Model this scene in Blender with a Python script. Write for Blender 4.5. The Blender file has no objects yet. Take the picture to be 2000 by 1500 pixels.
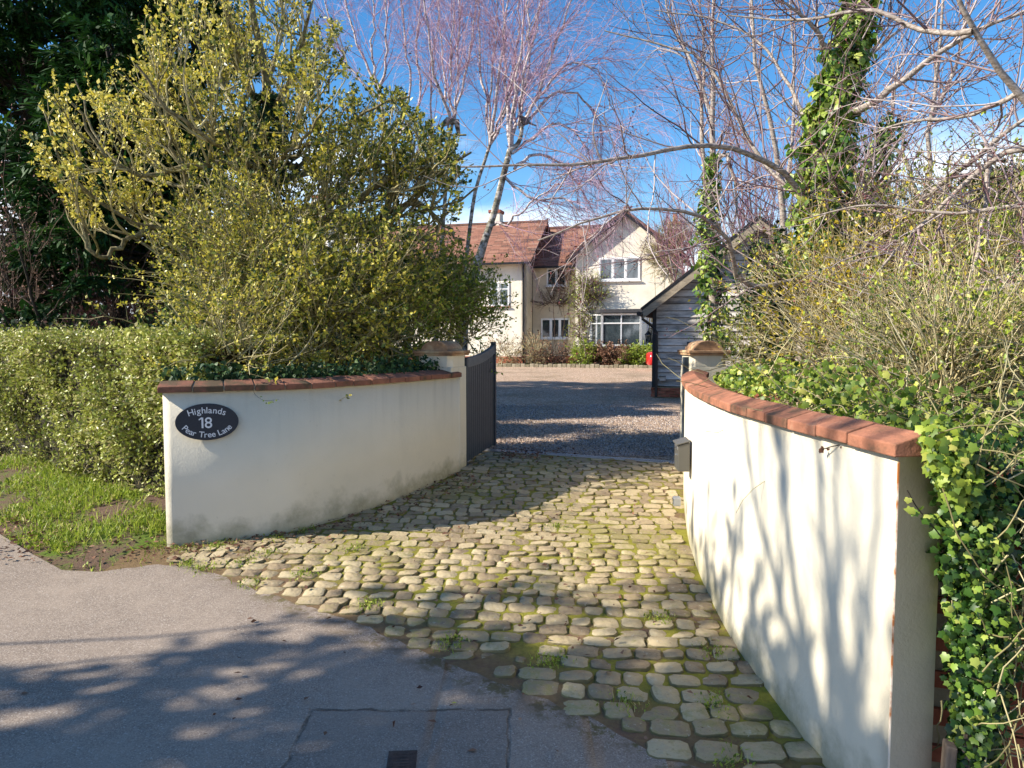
import bpy, bmesh, math, random
import numpy as np
from mathutils import Vector, Matrix
SC = bpy.context.scene
COL = SC.collection
R = math.radians
# ------------------------------------------------------------------ camera
CZ = 1.43
TH = math.atan(90/1450); CT, ST = math.cos(TH), math.sin(TH)
cd = bpy.data.cameras.new('camera'); cam = bpy.data.objects.new('camera', cd); COL.objects.link(cam)
cam.location = (0, 0, CZ); cam.rotation_euler = (math.pi/2-TH, 0, 0)
cd.sensor_width = 36; cd.lens = 1450/2000*36; cd.clip_start = .05; cd.clip_end = 3000
SC.camera = cam
# ------------------------------------------------------------------ light
SUN_AZ = (-.978, -.205); SUN_EL = R(34)
n_ = math.hypot(*SUN_AZ); SUN_AZ = (SUN_AZ[0]/n_, SUN_AZ[1]/n_)
world = bpy.data.worlds.new('World'); SC.world = world; world.use_nodes = True
wt = world.node_tree; wt.nodes.clear()
wo = wt.nodes.new('ShaderNodeOutputWorld'); bg = wt.nodes.new('ShaderNodeBackground')
sky = wt.nodes.new('ShaderNodeTexSky'); sky.sky_type = 'NISHITA'; sky.sun_disc = False
sky.sun_elevation = SUN_EL; sky.sun_rotation = math.atan2(SUN_AZ[0], SUN_AZ[1]) % (2*math.pi)
sky.air_density = 1.0; sky.dust_density = .25; sky.ozone_density = 2.5
hs = wt.nodes.new('ShaderNodeHueSaturation'); hs.inputs['Saturation'].default_value = 1.34
hs.inputs['Value'].default_value = 1.3
tc = wt.nodes.new('ShaderNodeTexCoord'); mp = wt.nodes.new('ShaderNodeMapping'); mp.inputs['Scale'].default_value = (1, 1, 3.2)
mp.inputs['Location'].default_value = (.35, .1, 0)
nz_ = wt.nodes.new('ShaderNodeTexNoise'); nz_.inputs['Scale'].default_value = 2.3; nz_.inputs['Detail'].default_value = 9; nz_.inputs['Roughness'].default_value = .55
sp = wt.nodes.new('ShaderNodeSeparateXYZ')
mr = wt.nodes.new('ShaderNodeMapRange'); mr.inputs['From Min'].default_value = .04; mr.inputs['From Max'].default_value = .36; mr.inputs['To Min'].default_value = .30; mr.inputs['To Max'].default_value = -.20
ad = wt.nodes.new('ShaderNodeMath'); ad.operation = 'ADD'
cr = wt.nodes.new('ShaderNodeMapRange'); cr.interpolation_type = 'SMOOTHSTEP'; cr.inputs['From Min'].default_value = .5; cr.inputs['From Max'].default_value = .74
mx = wt.nodes.new('ShaderNodeMix'); mx.data_type = 'RGBA'; mx.inputs['B'].default_value = (9.5, 10.0, 10.8, 1)
L = wt.links.new
L(sky.outputs[0], hs.inputs['Color']); L(tc.outputs['Generated'], mp.inputs[0]); L(mp.outputs[0], nz_.inputs['Vector'])
L(tc.outputs['Generated'], sp.inputs[0]); L(sp.outputs['Z'], mr.inputs['Value']); L(nz_.outputs[0], ad.inputs[0]); L(mr.outputs[0], ad.inputs[1])
L(ad.outputs[0], cr.inputs['Value']); L(cr.outputs[0], mx.inputs['Factor']); L(hs.outputs[0], mx.inputs['A']); L(mx.outputs['Result'], bg.inputs[0])
bg.inputs[1].default_value = .086
L(bg.outputs[0], wo.inputs[0])
sd = bpy.data.lights.new('sun', 'SUN'); sd.energy = 5.0; sd.angle = R(.53); sd.color = (1, .92, .78)
so = bpy.data.objects.new('sun', sd); COL.objects.link(so)
dirv = Vector((-SUN_AZ[0]*math.cos(SUN_EL), -SUN_AZ[1]*math.cos(SUN_EL), -math.sin(SUN_EL)))
so.rotation_euler = dirv.to_track_quat('-Z', 'Y').to_euler(); so.location = (-20, -8, 20)
SC.view_settings.view_transform = 'Standard'; SC.view_settings.look = 'None'; SC.view_settings.gamma = 1
SC.view_settings.use_curve_mapping = False; SC.view_settings.exposure = .93
SC.render.engine = 'CYCLES'; SC.cycles.pixel_filter_width = 1.2; SC.cycles.max_bounces = 6; SC.cycles.transparent_max_bounces = 8
# ------------------------------------------------------------------ projection helpers
def ray(px, py):
    u = (px-1000)/1450; v = (750-py)/1450
    return u, CT+v*ST, -ST+v*CT
def P(px, py, Y):
    d = ray(px, py); k = Y/d[1]
    return (k*d[0], Y, CZ+k*d[2])
def g(y): return -.4575 if y < 2 else (-.075*(8.1-y) if y < 8.1 else 0.)
def G(px, py):
    d = ray(px, py); y = 8.
    for i in range(80):
        y = .5*y+.5*(g(y)-CZ)/d[2]*d[1]
    return (y/d[1]*d[0], y, g(y))
# ------------------------------------------------------------------ object helpers
def thing(name, label, cat, loc=(0, 0, 0), rz=0, group=None):
    o = bpy.data.objects.new(name, None); COL.objects.link(o); o.location = loc; o.rotation_euler = (0, 0, rz)
    o.empty_display_size = .2
    return tag(o, label, cat, group)
def tag(o, label=None, cat=None, group=None, kind=None):
    if label: o['label'] = label
    if cat: o['category'] = cat
    if group: o['group'] = group
    if kind: o['kind'] = kind
    return o
def link(name, me, mats, parent=None, kind=None, smooth=False, keep=True):
    for m in (mats if isinstance(mats, (list, tuple)) else [mats]): me.materials.append(m)
    o = bpy.data.objects.new(name, me); COL.objects.link(o)
    if smooth: me.polygons.foreach_set('use_smooth', [True]*len(me.polygons))
    if parent:
        o.parent = parent
        if keep:
            o.matrix_parent_inverse = Matrix.LocRotScale(parent.location, parent.rotation_euler, None).inverted()
    if kind: o['kind'] = kind
    return o
def npmesh(name, parts, mats, parent=None, smooth=True, kind=None, keep=True):
    """parts: list of (V, F, material index, tint per face or None)"""
    Vs, lv, ls, mi, ti = [], [], [], [], []; off = 0; lo = 0
    for V, F, m, t in parts:
        V = np.asarray(V, float).reshape(-1, 3); F = np.asarray(F, int)
        if len(F) == 0: continue
        k = F.shape[1]; Vs.append(V); lv.append((F+off).ravel()); ls.append(lo+np.arange(len(F))*k)
        mi.append(np.full(len(F), m)); ti.append(np.full(len(F), .5) if t is None else np.asarray(t, float))
        off += len(V); lo += F.size
    V = np.concatenate(Vs); lv = np.concatenate(lv); ls = np.concatenate(ls); mi = np.concatenate(mi); ti = np.concatenate(ti)
    me = bpy.data.meshes.new(name)
    me.vertices.add(len(V)); me.vertices.foreach_set('co', V.ravel().astype(np.float32))
    me.loops.add(len(lv)); me.loops.foreach_set('vertex_index', lv.astype(np.int32))
    me.polygons.add(len(ls)); me.polygons.foreach_set('loop_start', ls.astype(np.int32))
    me.update(calc_edges=True)
    me.polygons.foreach_set('material_index', mi.astype(np.int32))
    a = me.attributes.new('tint', 'FLOAT', 'FACE'); a.data.foreach_set('value', ti.astype(np.float32))
    return link(name, me, mats, parent, kind, smooth, keep)
class B:
    """collects boxes / prisms / tubes into one mesh"""
    def __init__(s): s.v = []; s.f = []
    def add(s, v, f):
        o = len(s.v); s.v += [tuple(p) for p in v]; s.f += [tuple(i+o for i in q) for q in f]; return s
    def box(s, x0, x1, y0, y1, z0, z1):
        v = [(x0, y0, z0), (x1, y0, z0), (x1, y1, z0), (x0, y1, z0), (x0, y0, z1), (x1, y0, z1), (x1, y1, z1), (x0, y1, z1)]
        return s.add(v, [(0, 3, 2, 1), (4, 5, 6, 7), (0, 1, 5, 4), (1, 2, 6, 5), (2, 3, 7, 6), (3, 0, 4, 7)])
    def prism(s, poly, a, b, axis='y'):
        n = len(poly)
        def mk(p, t): return (p[0], t, p[1]) if axis == 'y' else ((p[0], p[1], t) if axis == 'z' else (t, p[0], p[1]))
        v = [mk(p, a) for p in poly]+[mk(p, b) for p in poly]
        f = [tuple(range(n)), tuple(range(2*n-1, n-1, -1))]+[(i, (i+1) % n, n+(i+1) % n, n+i) for i in range(n)]
        return s.add(v, f)
    def tube(s, pts, r, n=8, cap=True):
        pts = [Vector(p) for p in pts]; rr = r if isinstance(r, (list, tuple)) else [r]*len(pts); v = []
        for i, p in enumerate(pts):
            t = (pts[min(i+1, len(pts)-1)]-pts[max(i-1, 0)]).normalized()
            a = t.cross(Vector((.31, .52, .79))).normalized(); b = t.cross(a)
            v += [p+rr[i]*(math.cos(2*math.pi*k/n)*a+math.sin(2*math.pi*k/n)*b) for k in range(n)]
        f = [(i*n+k, i*n+(k+1) % n, (i+1)*n+(k+1) % n, (i+1)*n+k) for i in range(len(pts)-1) for k in range(n)]
        if cap: f += [tuple(range(n-1, -1, -1)), tuple(range((len(pts)-1)*n, len(pts)*n))]
        return s.add(v, f)
    def mesh(s, name):
        me = bpy.data.meshes.new(name); me.from_pydata(s.v, [], s.f)
        bm = bmesh.new(); bm.from_mesh(me); bmesh.ops.recalc_face_normals(bm, faces=bm.faces); bm.to_mesh(me); bm.free()
        return me
    def build(s, name, m, parent=None, bevel=0, smooth=False, kind=None, local=True):
        o = link(name, s.mesh(name), m, parent, kind, smooth, keep=not local)
        if bevel:
            b = o.modifiers.new('bevel', 'BEVEL'); b.width = bevel; b.segments = 2; b.limit_method = 'ANGLE'
        return o
# ------------------------------------------------------------------ materials
def _mat(name):
    m = bpy.data.materials.new(name); m.use_nodes = True; t = m.node_tree
    return m, t, t.nodes['Principled BSDF'], t.nodes, t.links.new
def ramp(n, stops):
    r = n.new('ShaderNodeValToRGB'); e = r.color_ramp.elements
    while len(e) < len(stops): e.new(.5)
    for i, (p, c) in enumerate(stops): e[i].position = p; e[i].color = (*c, 1)
    return r
def noise(n, l, scale, detail=6, rough=.6, vec=None, dist=0):
    x = n.new('ShaderNodeTexNoise'); x.inputs['Scale'].default_value = scale; x.inputs['Detail'].default_value = detail
    x.inputs['Roughness'].default_value = rough; x.inputs['Distortion'].default_value = dist
    if vec is None:
        ge = n.new('ShaderNodeNewGeometry'); vec = ge.outputs['Position']
    l(vec, x.inputs['Vector']); return x.outputs[0]
def math_(n, l, op, a, b=None, c=None, clamp=False):
    x = n.new('ShaderNodeMath'); x.operation = op; x.use_clamp = clamp
    for i, q in enumerate((a, b, c)):
        if q is None: continue
        if hasattr(q, 'default_value') or hasattr(q, 'links'): l(q, x.inputs[i])
        else: x.inputs[i].default_value = q
    return x.outputs[0]
def mixc(n, l, f, a, b):
    x = n.new('ShaderNodeMix'); x.data_type = 'RGBA'
    for k, q in (('Factor', f), ('A', a), ('B', b)):
        if isinstance(q, (int, float)): x.inputs[k].default_value = q
        elif isinstance(q, tuple): x.inputs[k].default_value = (*q, 1)
        else: l(q, x.inputs[k])
    return x.outputs['Result']
def stepf(n, l, v, a, b):
    x = n.new('ShaderNodeMapRange'); x.interpolation_type = 'SMOOTHSTEP'; l(v, x.inputs['Value'])
    x.inputs['From Min'].default_value = a; x.inputs['From Max'].default_value = b
    if a > b:
        x.inputs['From Min'].default_value = b; x.inputs['From Max'].default_value = a; x.inputs['To Min'].default_value = 1; x.inputs['To Max'].default_value = 0
    return x.outputs[0]
def bump_(n, l, bs, h, strength, dist=.01):
    b = n.new('ShaderNodeBump'); b.inputs['Strength'].default_value = strength; b.inputs['Distance'].default_value = dist
    l(h, b.inputs['Height']); l(b.outputs[0], bs.inputs['Normal'])
def M(name, cols, scale=8, rough=.8, bump=0, bscale=None, spec=.3, objr=0, attr=False, metal=0, transl=0, stretch=None, bdist=.01):
    m, t, bs, n, l = _mat(name)
    vec = None
    if stretch:
        ge = n.new('ShaderNodeNewGeometry'); mpg = n.new('ShaderNodeMapping'); mpg.inputs['Scale'].default_value = stretch
        l(ge.outputs['Position'], mpg.inputs[0]); vec = mpg.outputs[0]
    if attr:
        at = n.new('ShaderNodeAttribute'); at.attribute_name = 'tint'; f = at.outputs['Fac']
    else: f = noise(n, l, scale, vec=vec)
    if objr:
        oi = n.new('ShaderNodeObjectInfo'); f = math_(n, l, 'MULTIPLY_ADD', math_(n, l, 'SUBTRACT', oi.outputs['Random'], .5), objr, f)
    r = ramp(n, cols if isinstance(cols[0], tuple) and isinstance(cols[0][1], tuple) else [(0, cols[0]), (1, cols[1])])
    l(f, r.inputs[0]); l(r.outputs[0], bs.inputs['Base Color'])
    bs.inputs['Roughness'].default_value = rough; bs.inputs['Specular IOR Level'].default_value = spec; bs.inputs['Metallic'].default_value = metal
    if bump: bump_(n, l, bs, noise(n, l, bscale or scale*4, 5, vec=vec), bump, bdist)
    if transl:
        tr = n.new('ShaderNodeBsdfTranslucent'); l(r.outputs[0], tr.inputs[0]); ms = n.new('ShaderNodeMixShader'); ms.inputs[0].default_value = transl
        l(bs.outputs[0], ms.inputs[1]); l(tr.outputs[0], ms.inputs[2]); l(ms.outputs[0], t.nodes['Material Output'].inputs[0])
    return m
def rw(f=.0):
    """cream masonry paint with stains rising from the foot"""
    m, t, bs, n, l = _mat('cream_render')
    ge = n.new('ShaderNodeNewGeometry'); s = n.new('ShaderNodeSeparateXYZ'); l(ge.outputs['Position'], s.inputs[0])
    hgt = math_(n, l, 'SUBTRACT', s.outputs['Z'], math_(n, l, 'MULTIPLY', math_(n, l, 'MAXIMUM', math_(n, l, 'SUBTRACT', 8.1, s.outputs['Y']), 0), -.075))
    a = noise(n, l, 3.2, 8, .65); b = noise(n, l, 14, 6, .7); c = noise(n, l, .9, 3)
    low = stepf(n, l, hgt, .42, .0)
    st = stepf(n, l, math_(n, l, 'MULTIPLY_ADD', low, .36, math_(n, l, 'MULTIPLY_ADD', a, .75, math_(n, l, 'MULTIPLY', b, .25))), .64, .92)
    base = mixc(n, l, stepf(n, l, c, .35, .65), (.69, .625, .495), (.64, .58, .45))
    tone = mixc(n, l, stepf(n, l, b, .4, .7), (.20, .19, .11), (.40, .36, .24))
    ed = stepf(n, l, math_(n, l, 'MULTIPLY_ADD', a, .12, hgt), .145, .03)
    c1 = mixc(n, l, math_(n, l, 'MULTIPLY', st, .75), base, tone)
    c2 = mixc(n, l, math_(n, l, 'MULTIPLY', ed, .5), c1, (.30, .27, .15))
    mg = n.new('ShaderNodeMapping'); mg.inputs['Scale'].default_value = (9, 9, .7); l(ge.outputs['Position'], mg.inputs[0])
    dr = noise(n, l, 1, 4, .6, vec=mg.outputs[0]); dm = math_(n, l, 'MULTIPLY', stepf(n, l, dr, .52, .72), stepf(n, l, s.outputs['Z'], .35, 1.0))
    c2 = mixc(n, l, math_(n, l, 'MULTIPLY', dm, .28), c2, (.42, .38, .29))
    blot = stepf(n, l, noise(n, l, 1.7, 7, .7), .5, .7); c2 = mixc(n, l, math_(n, l, 'MULTIPLY', blot, .14), c2, (.42, .39, .31))
    sc = stepf(n, l, noise(n, l, 26, 3, .4), .72, .76)
    c3 = mixc(n, l, math_(n, l, 'MULTIPLY', sc, .25), c2, (.45, .41, .32))
    l(c3, bs.inputs['Base Color']); bs.inputs['Roughness'].default_value = .75; bs.inputs['Specular IOR Level'].default_value = .25
    bump_(n, l, bs, math_(n, l, 'MULTIPLY_ADD', noise(n, l, 5, 3), 2.2, noise(n, l, 70, 4)), .35, .006)
    return m
m_render = rw()
m_cope = M('terracotta_coping', [(.25, (.13, .075, .045)), (.42, (.28, .12, .07)), (.6, (.38, .155, .09)), (.8, (.44, .24, .15))], 11, .85, .6, 50, objr=.3)
m_cope_old = M('weathered_brick_coping', [(.3, (.085, .06, .035)), (.5, (.20, .085, .055)), (.75, (.30, .13, .08))], 9, .9, .6, 60, objr=.35)
m_mortar = M('mortar', [(0, (.22, .19, .12)), (1, (.42, .38, .28))], 30, .9, .4)
m_brick = M('red_brick', [(.2, (.20, .06, .035)), (.6, (.36, .12, .07)), (.9, (.42, .20, .13))], 12, .85, .4, objr=.4)
m_slate = M('slate_sign', [(0, (.018, .021, .028)), (1, (.032, .036, .046))], 60, .55, .2, 160)
m_letter = M('white_lettering', [(0, (.55, .57, .6)), (1, (.7, .72, .74))], 50, .5)
m_gate = M('blue_grey_paint', [(.3, (.020, .030, .042)), (.7, (.038, .052, .070))], 14, .5, .15, 80, objr=.15)
m_gatef = M('pale_grey_paint', [(.3, (.09, .10, .11)), (.7, (.14, .15, .16))], 14, .55, .15, 80)
m_black = M('black_metal', [(0, (.012, .012, .014)), (1, (.022, .022, .026))], 20, .4)
m_box = M('taupe_metal', [(0, (.075, .072, .06)), (1, (.10, .094, .08))], 9, .38, spec=.5)
m_steel = M('galvanised_steel', [(0, (.30, .31, .33)), (1, (.5, .51, .52))], 30, .4, metal=.7)
m_chrome = M('bright_steel', [(0, (.6, .6, .62)), (1, (.75, .75, .76))], 30, .2, metal=.9)
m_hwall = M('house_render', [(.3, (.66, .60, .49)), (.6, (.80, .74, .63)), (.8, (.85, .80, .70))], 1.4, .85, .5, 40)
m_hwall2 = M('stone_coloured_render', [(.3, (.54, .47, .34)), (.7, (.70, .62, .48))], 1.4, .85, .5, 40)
m_upvc = M('white_window_frame', [(0, (.78, .79, .8)), (1, (.86, .86, .86))], 5, .35, spec=.5)
m_dark = M('dark_room', [(0, (.012, .013, .015)), (1, (.03, .03, .03))], 3, .9)
m_weather = M('stained_boards', [(.3, (.22, .20, .18)), (.5, (.48, .44, .395)), (.7, (.74, .68, .61))], 5, .62, .5, 60, objr=.25, stretch=(.6, .6, 3), spec=.2)
m_post = M('charcoal_timber', [(.3, (.018, .019, .021)), (.7, (.04, .04, .042))], 5, .6, .4, 30, stretch=(4, 4, .5))
m_barge = M('weathered_timber', [(.3, (.20, .16, .115)), (.7, (.36, .30, .22))], 5, .75, .4, 30, stretch=(1, 1, 4))
m_soffit = M('red_brown_soffit', [(0, (.06, .022, .018)), (1, (.11, .04, .03))], 6, .8)
m_red = M('red_car_paint', [(0, (.55, .012, .015)), (1, (.6, .02, .02))], 3, .22, spec=.6)
m_tyre = M('rubber', [(0, (.015, .015, .015)), (1, (.03, .03, .03))], 20, .8)
m_lead = M('dark_flat_roof', [(0, (.03, .03, .035)), (1, (.06, .06, .065))], 8, .6)
m_oldstone = M('edging_stone', [(.3, (.20, .17, .11)), (.7, (.38, .33, .24))], 14, .9, .5, objr=.4)
m_bark = M('mossy_bark', [(.3, (.07, .055, .03)), (.5, (.17, .145, .075)), (.7, (.34, .30, .17))], 22, .9, .6, 60)
m_twig_ol = M('olive_twigs', [(0, (.14, .12, .05)), (.5, (.30, .26, .12)), (1, (.5, .44, .25))], attr=True, rough=.8)
m_bark_dark = M('dark_bark', [(.3, (.02, .016, .012)), (.7, (.06, .048, .035))], 18, .9, .6, 60)
m_bark_cherry = M('cherry_bark', [(.3, (.12, .09, .07)), (.48, (.30, .25, .21)), (.7, (.52, .46, .42))], 26, .65, .5, 60, stretch=(1, 1, 2.5))
m_twig_cherry = M('cherry_twigs', [(0, (.085, .045, .05)), (.5, (.24, .16, .165)), (1, (.52, .45, .43))], attr=True, rough=.55)
m_bud = M('red_buds', [(0, (.13, .03, .035)), (1, (.30, .09, .08))], attr=True, rough=.6)
m_birch = M('birch_bark', [(.36, (.05, .042, .04)), (.45, (.40, .34, .33)), (.7, (.72, .64, .64))], 9, .7, .3, 60, stretch=(1, 1, 2.2))
m_birch_low = M('lichened_birch_bark', [(.36, (.06, .052, .04)), (.48, (.18, .165, .12)), (.62, (.50, .46, .42))], 7, .8, .4, 60, stretch=(1, 1, 1.6))
m_twig_birch = M('birch_twigs', [(0, (.22, .10, .15)), (.6, (.48, .29, .38)), (1, (.72, .55, .64))], attr=True, rough=.6)
m_twig_pink = M('pink_budded_twigs', [(0, (.22, .09, .11)), (1, (.50, .26, .30))], attr=True, rough=.7)
m_twig_brown = M('brown_twigs', [(0, (.05, .03, .022)), (.6, (.13, .085, .06)), (1, (.26, .17, .13))], attr=True, rough=.8)
m_stem_straw = M('straw_stems', [(0, (.20, .15, .07)), (.5, (.44, .36, .18)), (1, (.65, .57, .38))], attr=True, rough=.75)
def leafmat(name, cols, rough=.42, tr=.3, spec=.45): return M(name, cols, attr=True, rough=rough, transl=tr, spec=spec)
m_holly = leafmat('variegated_holly_leaf', [(0, (.025, .055, .010)), (.2, (.10, .14, .02)), (.40, (.42, .41, .05)), (.7, (.72, .60, .08)), (1, (.85, .76, .25))], tr=.3)
m_privet = leafmat('privet_leaf', [(0, (.03, .06, .01)), (.35, (.20, .28, .028)), (.7, (.50, .55, .06)), (1, (.70, .64, .20))], tr=.22)
m_hedge = leafmat('hedge_leaf', [(0, (.10, .08, .025)), (.3, (.22, .27, .045)), (.65, (.47, .50, .10)), (1, (.75, .66, .36))], tr=.22)
m_ivy = leafmat('ivy_leaf', [(0, (.012, .04, .008)), (.4, (.06, .14, .02)), (.7, (.24, .36, .045)), (1, (.48, .52, .12))], .42, .3)
m_ivyp = leafmat('young_ivy_leaf', [(0, (.05, .10, .015)), (.4, (.17, .26, .03)), (.8, (.38, .46, .06)), (1, (.55, .52, .12))], .45, .35)
m_ivyd = leafmat('dark_ivy_leaf', [(0, (.006, .02, .008)), (.6, (.02, .055, .018)), (1, (.06, .11, .03))], .5, .12, .2)
m_conifer = leafmat('conifer_spray', [(0, (.008, .028, .006)), (.6, (.026, .085, .014)), (.88, (.09, .19, .022)), (1, (.45, .48, .07))], .6, .15, .2)
m_gold = leafmat('olive_conifer_spray', [(0, (.04, .05, .01)), (.6, (.13, .14, .03)), (1, (.28, .26, .07))], .65, .2, .2)
m_grass = leafmat('grass', [(0, (.10, .15, .02)), (.45, (.27, .36, .035)), (.8, (.46, .50, .09)), (1, (.55, .47, .22))], .5, .35, .3)
m_dead = leafmat('dead_leaf', [(0, (.07, .03, .02)), (.5, (.20, .10, .06)), (1, (.42, .26, .17))], .7, .1, .2)
m_fors = leafmat('yellow_flower', [(0, (.45, .33, .02)), (1, (.70, .58, .08))], .6, .35, .2)
m_pinkb = leafmat('pale_bud', [(0, (.28, .13, .10)), (1, (.52, .33, .26))], .6, .2, .2)
def glassm():
    m, t, bs, n, l = _mat('window_glass')
    f = noise(n, l, 1.3, 3); r = ramp(n, [(.3, (.015, .022, .028)), (.7, (.06, .08, .09))]); l(f, r.inputs[0]); l(r.outputs[0], bs.inputs['Base Color'])
    bs.inputs['Roughness'].default_value = .06; bs.inputs['IOR'].default_value = 2.3; bs.inputs['Coat Weight'].default_value = .5
    bump_(n, l, bs, noise(n, l, .8, 2), .15, .05); return m
m_glass = glassm()
def tilesm():
    m, t, bs, n, l = _mat('clay_roof_tiles')
    a = noise(n, l, 1.2, 5); b = noise(n, l, 11, 4); at = n.new('ShaderNodeAttribute'); at.attribute_name = 'tint'
    f = math_(n, l, 'MULTIPLY_ADD', math_(n, l, 'SUBTRACT', at.outputs['Fac'], .5), .35, math_(n, l, 'MULTIPLY_ADD', a, .5, math_(n, l, 'MULTIPLY', b, .5)))
    r = ramp(n, [(.25, (.055, .036, .028)), (.42, (.19, .08, .052)), (.58, (.28, .12, .078)), (.8, (.30, .19, .135))]); l(f, r.inputs[0]); l(r.outputs[0], bs.inputs['Base Color'])
    bs.inputs['Roughness'].default_value = .8; bump_(n, l, bs, b, .4, .02); return m
m_tiles = tilesm()
def tarmac():
    m, t, bs, n, l = _mat('worn_tarmac')
    ge = n.new('ShaderNodeNewGeometry'); s = n.new('ShaderNodeSeparateXYZ'); l(ge.outputs['Position'], s.inputs[0])
    v = n.new('ShaderNodeTexVoronoi'); v.inputs['Scale'].default_value = 190; l(ge.outputs['Position'], v.inputs['Vector'])
    vr = n.new('ShaderNodeSeparateColor'); l(v.outputs['Color'], vr.inputs[0])
    r = ramp(n, [(0, (.17, .135, .11)), (.6, (.265, .215, .178)), (.93, (.33, .275, .23)), (1, (.46, .42, .38))]); l(vr.outputs[0], r.inputs[0])
    big = noise(n, l, 1.1, 5, .6); mid = noise(n, l, 7, 5, .65)
    wear = stepf(n, l, math_(n, l, 'MULTIPLY_ADD', mid, .4, math_(n, l, 'MULTIPLY', big, .6)), .35, .65)
    c = mixc(n, l, math_(n, l, 'MULTIPLY', wear, .5), r.outputs[0], (.38, .31, .25))
    # darker newer patch beside the gate mouth
    px = math_(n, l, 'ADD', s.outputs['X'], math_(n, l, 'MULTIPLY_ADD', noise(n, l, 9, 3), .05, -.025)); py = math_(n, l, 'ADD', s.outputs['Y'], math_(n, l, 'MULTIPLY_ADD', noise(n, l, 8, 3), .05, -.025))
    inx = math_(n, l, 'MULTIPLY', stepf(n, l, px, -.965, -.955), stepf(n, l, px, -.01, -.02)); iny = stepf(n, l, py, 3.46, 3.45)
    pt = math_(n, l, 'MULTIPLY', inx, iny)
    c = mixc(n, l, math_(n, l, 'MULTIPLY', pt, .22), c, (.10, .09, .085))
    ex = math_(n, l, 'MINIMUM', math_(n, l, 'ABSOLUTE', math_(n, l, 'ADD', px, .96)), math_(n, l, 'ABSOLUTE', math_(n, l, 'ADD', px, .015)))
    e1 = math_(n, l, 'MULTIPLY', stepf(n, l, ex, .011, .004), stepf(n, l, py, 3.47, 3.455))
    e2 = math_(n, l, 'MULTIPLY', stepf(n, l, math_(n, l, 'ABSOLUTE', math_(n, l, 'SUBTRACT', py, 3.455)), .011, .004), math_(n, l, 'MULTIPLY', stepf(n, l, px, -.975, -.965), stepf(n, l, px, 0., -.01)))
    crk = math_(n, l, 'MAXIMUM', e1, e2)
    c = mixc(n, l, math_(n, l, 'MULTIPLY', crk, math_(n, l, 'MULTIPLY', stepf(n, l, mid, .42, .6), .6)), c, (.02, .018, .016))
    # moss creeping in near the verge and the setts
    mo = math_(n, l, 'MULTIPLY', stepf(n, l, math_(n, l, 'MULTIPLY_ADD', noise(n, l, 5, 6, .7), .6, math_(n, l, 'MULTIPLY', noise(n, l, 30, 4), .4)), .5, .58), 1)
    dm = math_(n, l, 'ADD', math_(n, l, 'MULTIPLY', s.outputs['X'], .75), s.outputs['Y'])
    near = stepf(n, l, dm, 3.40, 3.60)
    c = mixc(n, l, math_(n, l, 'MULTIPLY', math_(n, l, 'MULTIPLY', mo, near), .8), c, (.10, .085, .02))
    dd = math_(n, l, 'MULTIPLY', stepf(n, l, dm, 3.30, 3.62), stepf(n, l, mid, .42, .62))
    c = mixc(n, l, math_(n, l, 'MULTIPLY', dd, .7), c, (.13, .095, .065))
    l(c, bs.inputs['Base Color']); bs.inputs['Roughness'].default_value = .95; bs.inputs['Specular IOR Level'].default_value = .08
    h = math_(n, l, 'SUBTRACT', math_(n, l, 'MULTIPLY_ADD', noise(n, l, 18, 4), .8, vr.outputs[1]), math_(n, l, 'MULTIPLY', crk, 3))
    bump_(n, l, bs, h, .7, .004); return m
m_tar = tarmac()
def soilbed(name, dirt, moss, bias=.5, sc=3.):
    m, t, bs, n, l = _mat(name)
    a = noise(n, l, sc, 6, .65); b = noise(n, l, 40, 5, .7); c = noise(n, l, .9, 3)
    f = stepf(n, l, math_(n, l, 'MULTIPLY_ADD', a, .5, math_(n, l, 'MULTIPLY_ADD', c, .3, math_(n, l, 'MULTIPLY', b, .2))), bias-.05, bias+.05)
    if name == 'mossy_joint_soil':
        ge = n.new('ShaderNodeNewGeometry'); s = n.new('ShaderNodeSeparateXYZ'); l(ge.outputs['Position'], s.inputs[0])
        dm = math_(n, l, 'MULTIPLY_ADD', a, -.5, math_(n, l, 'MULTIPLY_ADD', s.outputs['X'], .75, s.outputs['Y'])); f = math_(n, l, 'MULTIPLY', f, math_(n, l, 'MULTIPLY_ADD', stepf(n, l, dm, 3.55, 4.0), .85, .15))
    d = mixc(n, l, b, tuple(x*.55 for x in dirt), tuple(x*1.5 for x in dirt)); mo = mixc(n, l, b, tuple(x*.5 for x in moss), tuple(x*1.5 for x in moss))
    l(mixc(n, l, f, d, mo), bs.inputs['Base Color']); bs.inputs['Roughness'].default_value = .95; bs.inputs['Specular IOR Level'].default_value = .1
    bump_(n, l, bs, noise(n, l, 70, 6, .7), .9, .012); return m
m_bed = soilbed('mossy_joint_soil', (.17, .105, .07), (.22, .205, .035), .455)
m_soil = soilbed('garden_soil', (.10, .065, .042), (.06, .10, .02), .5)
m_verge = soilbed('verge_earth', (.13, .085, .062), (.10, .15, .025), .53)
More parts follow.
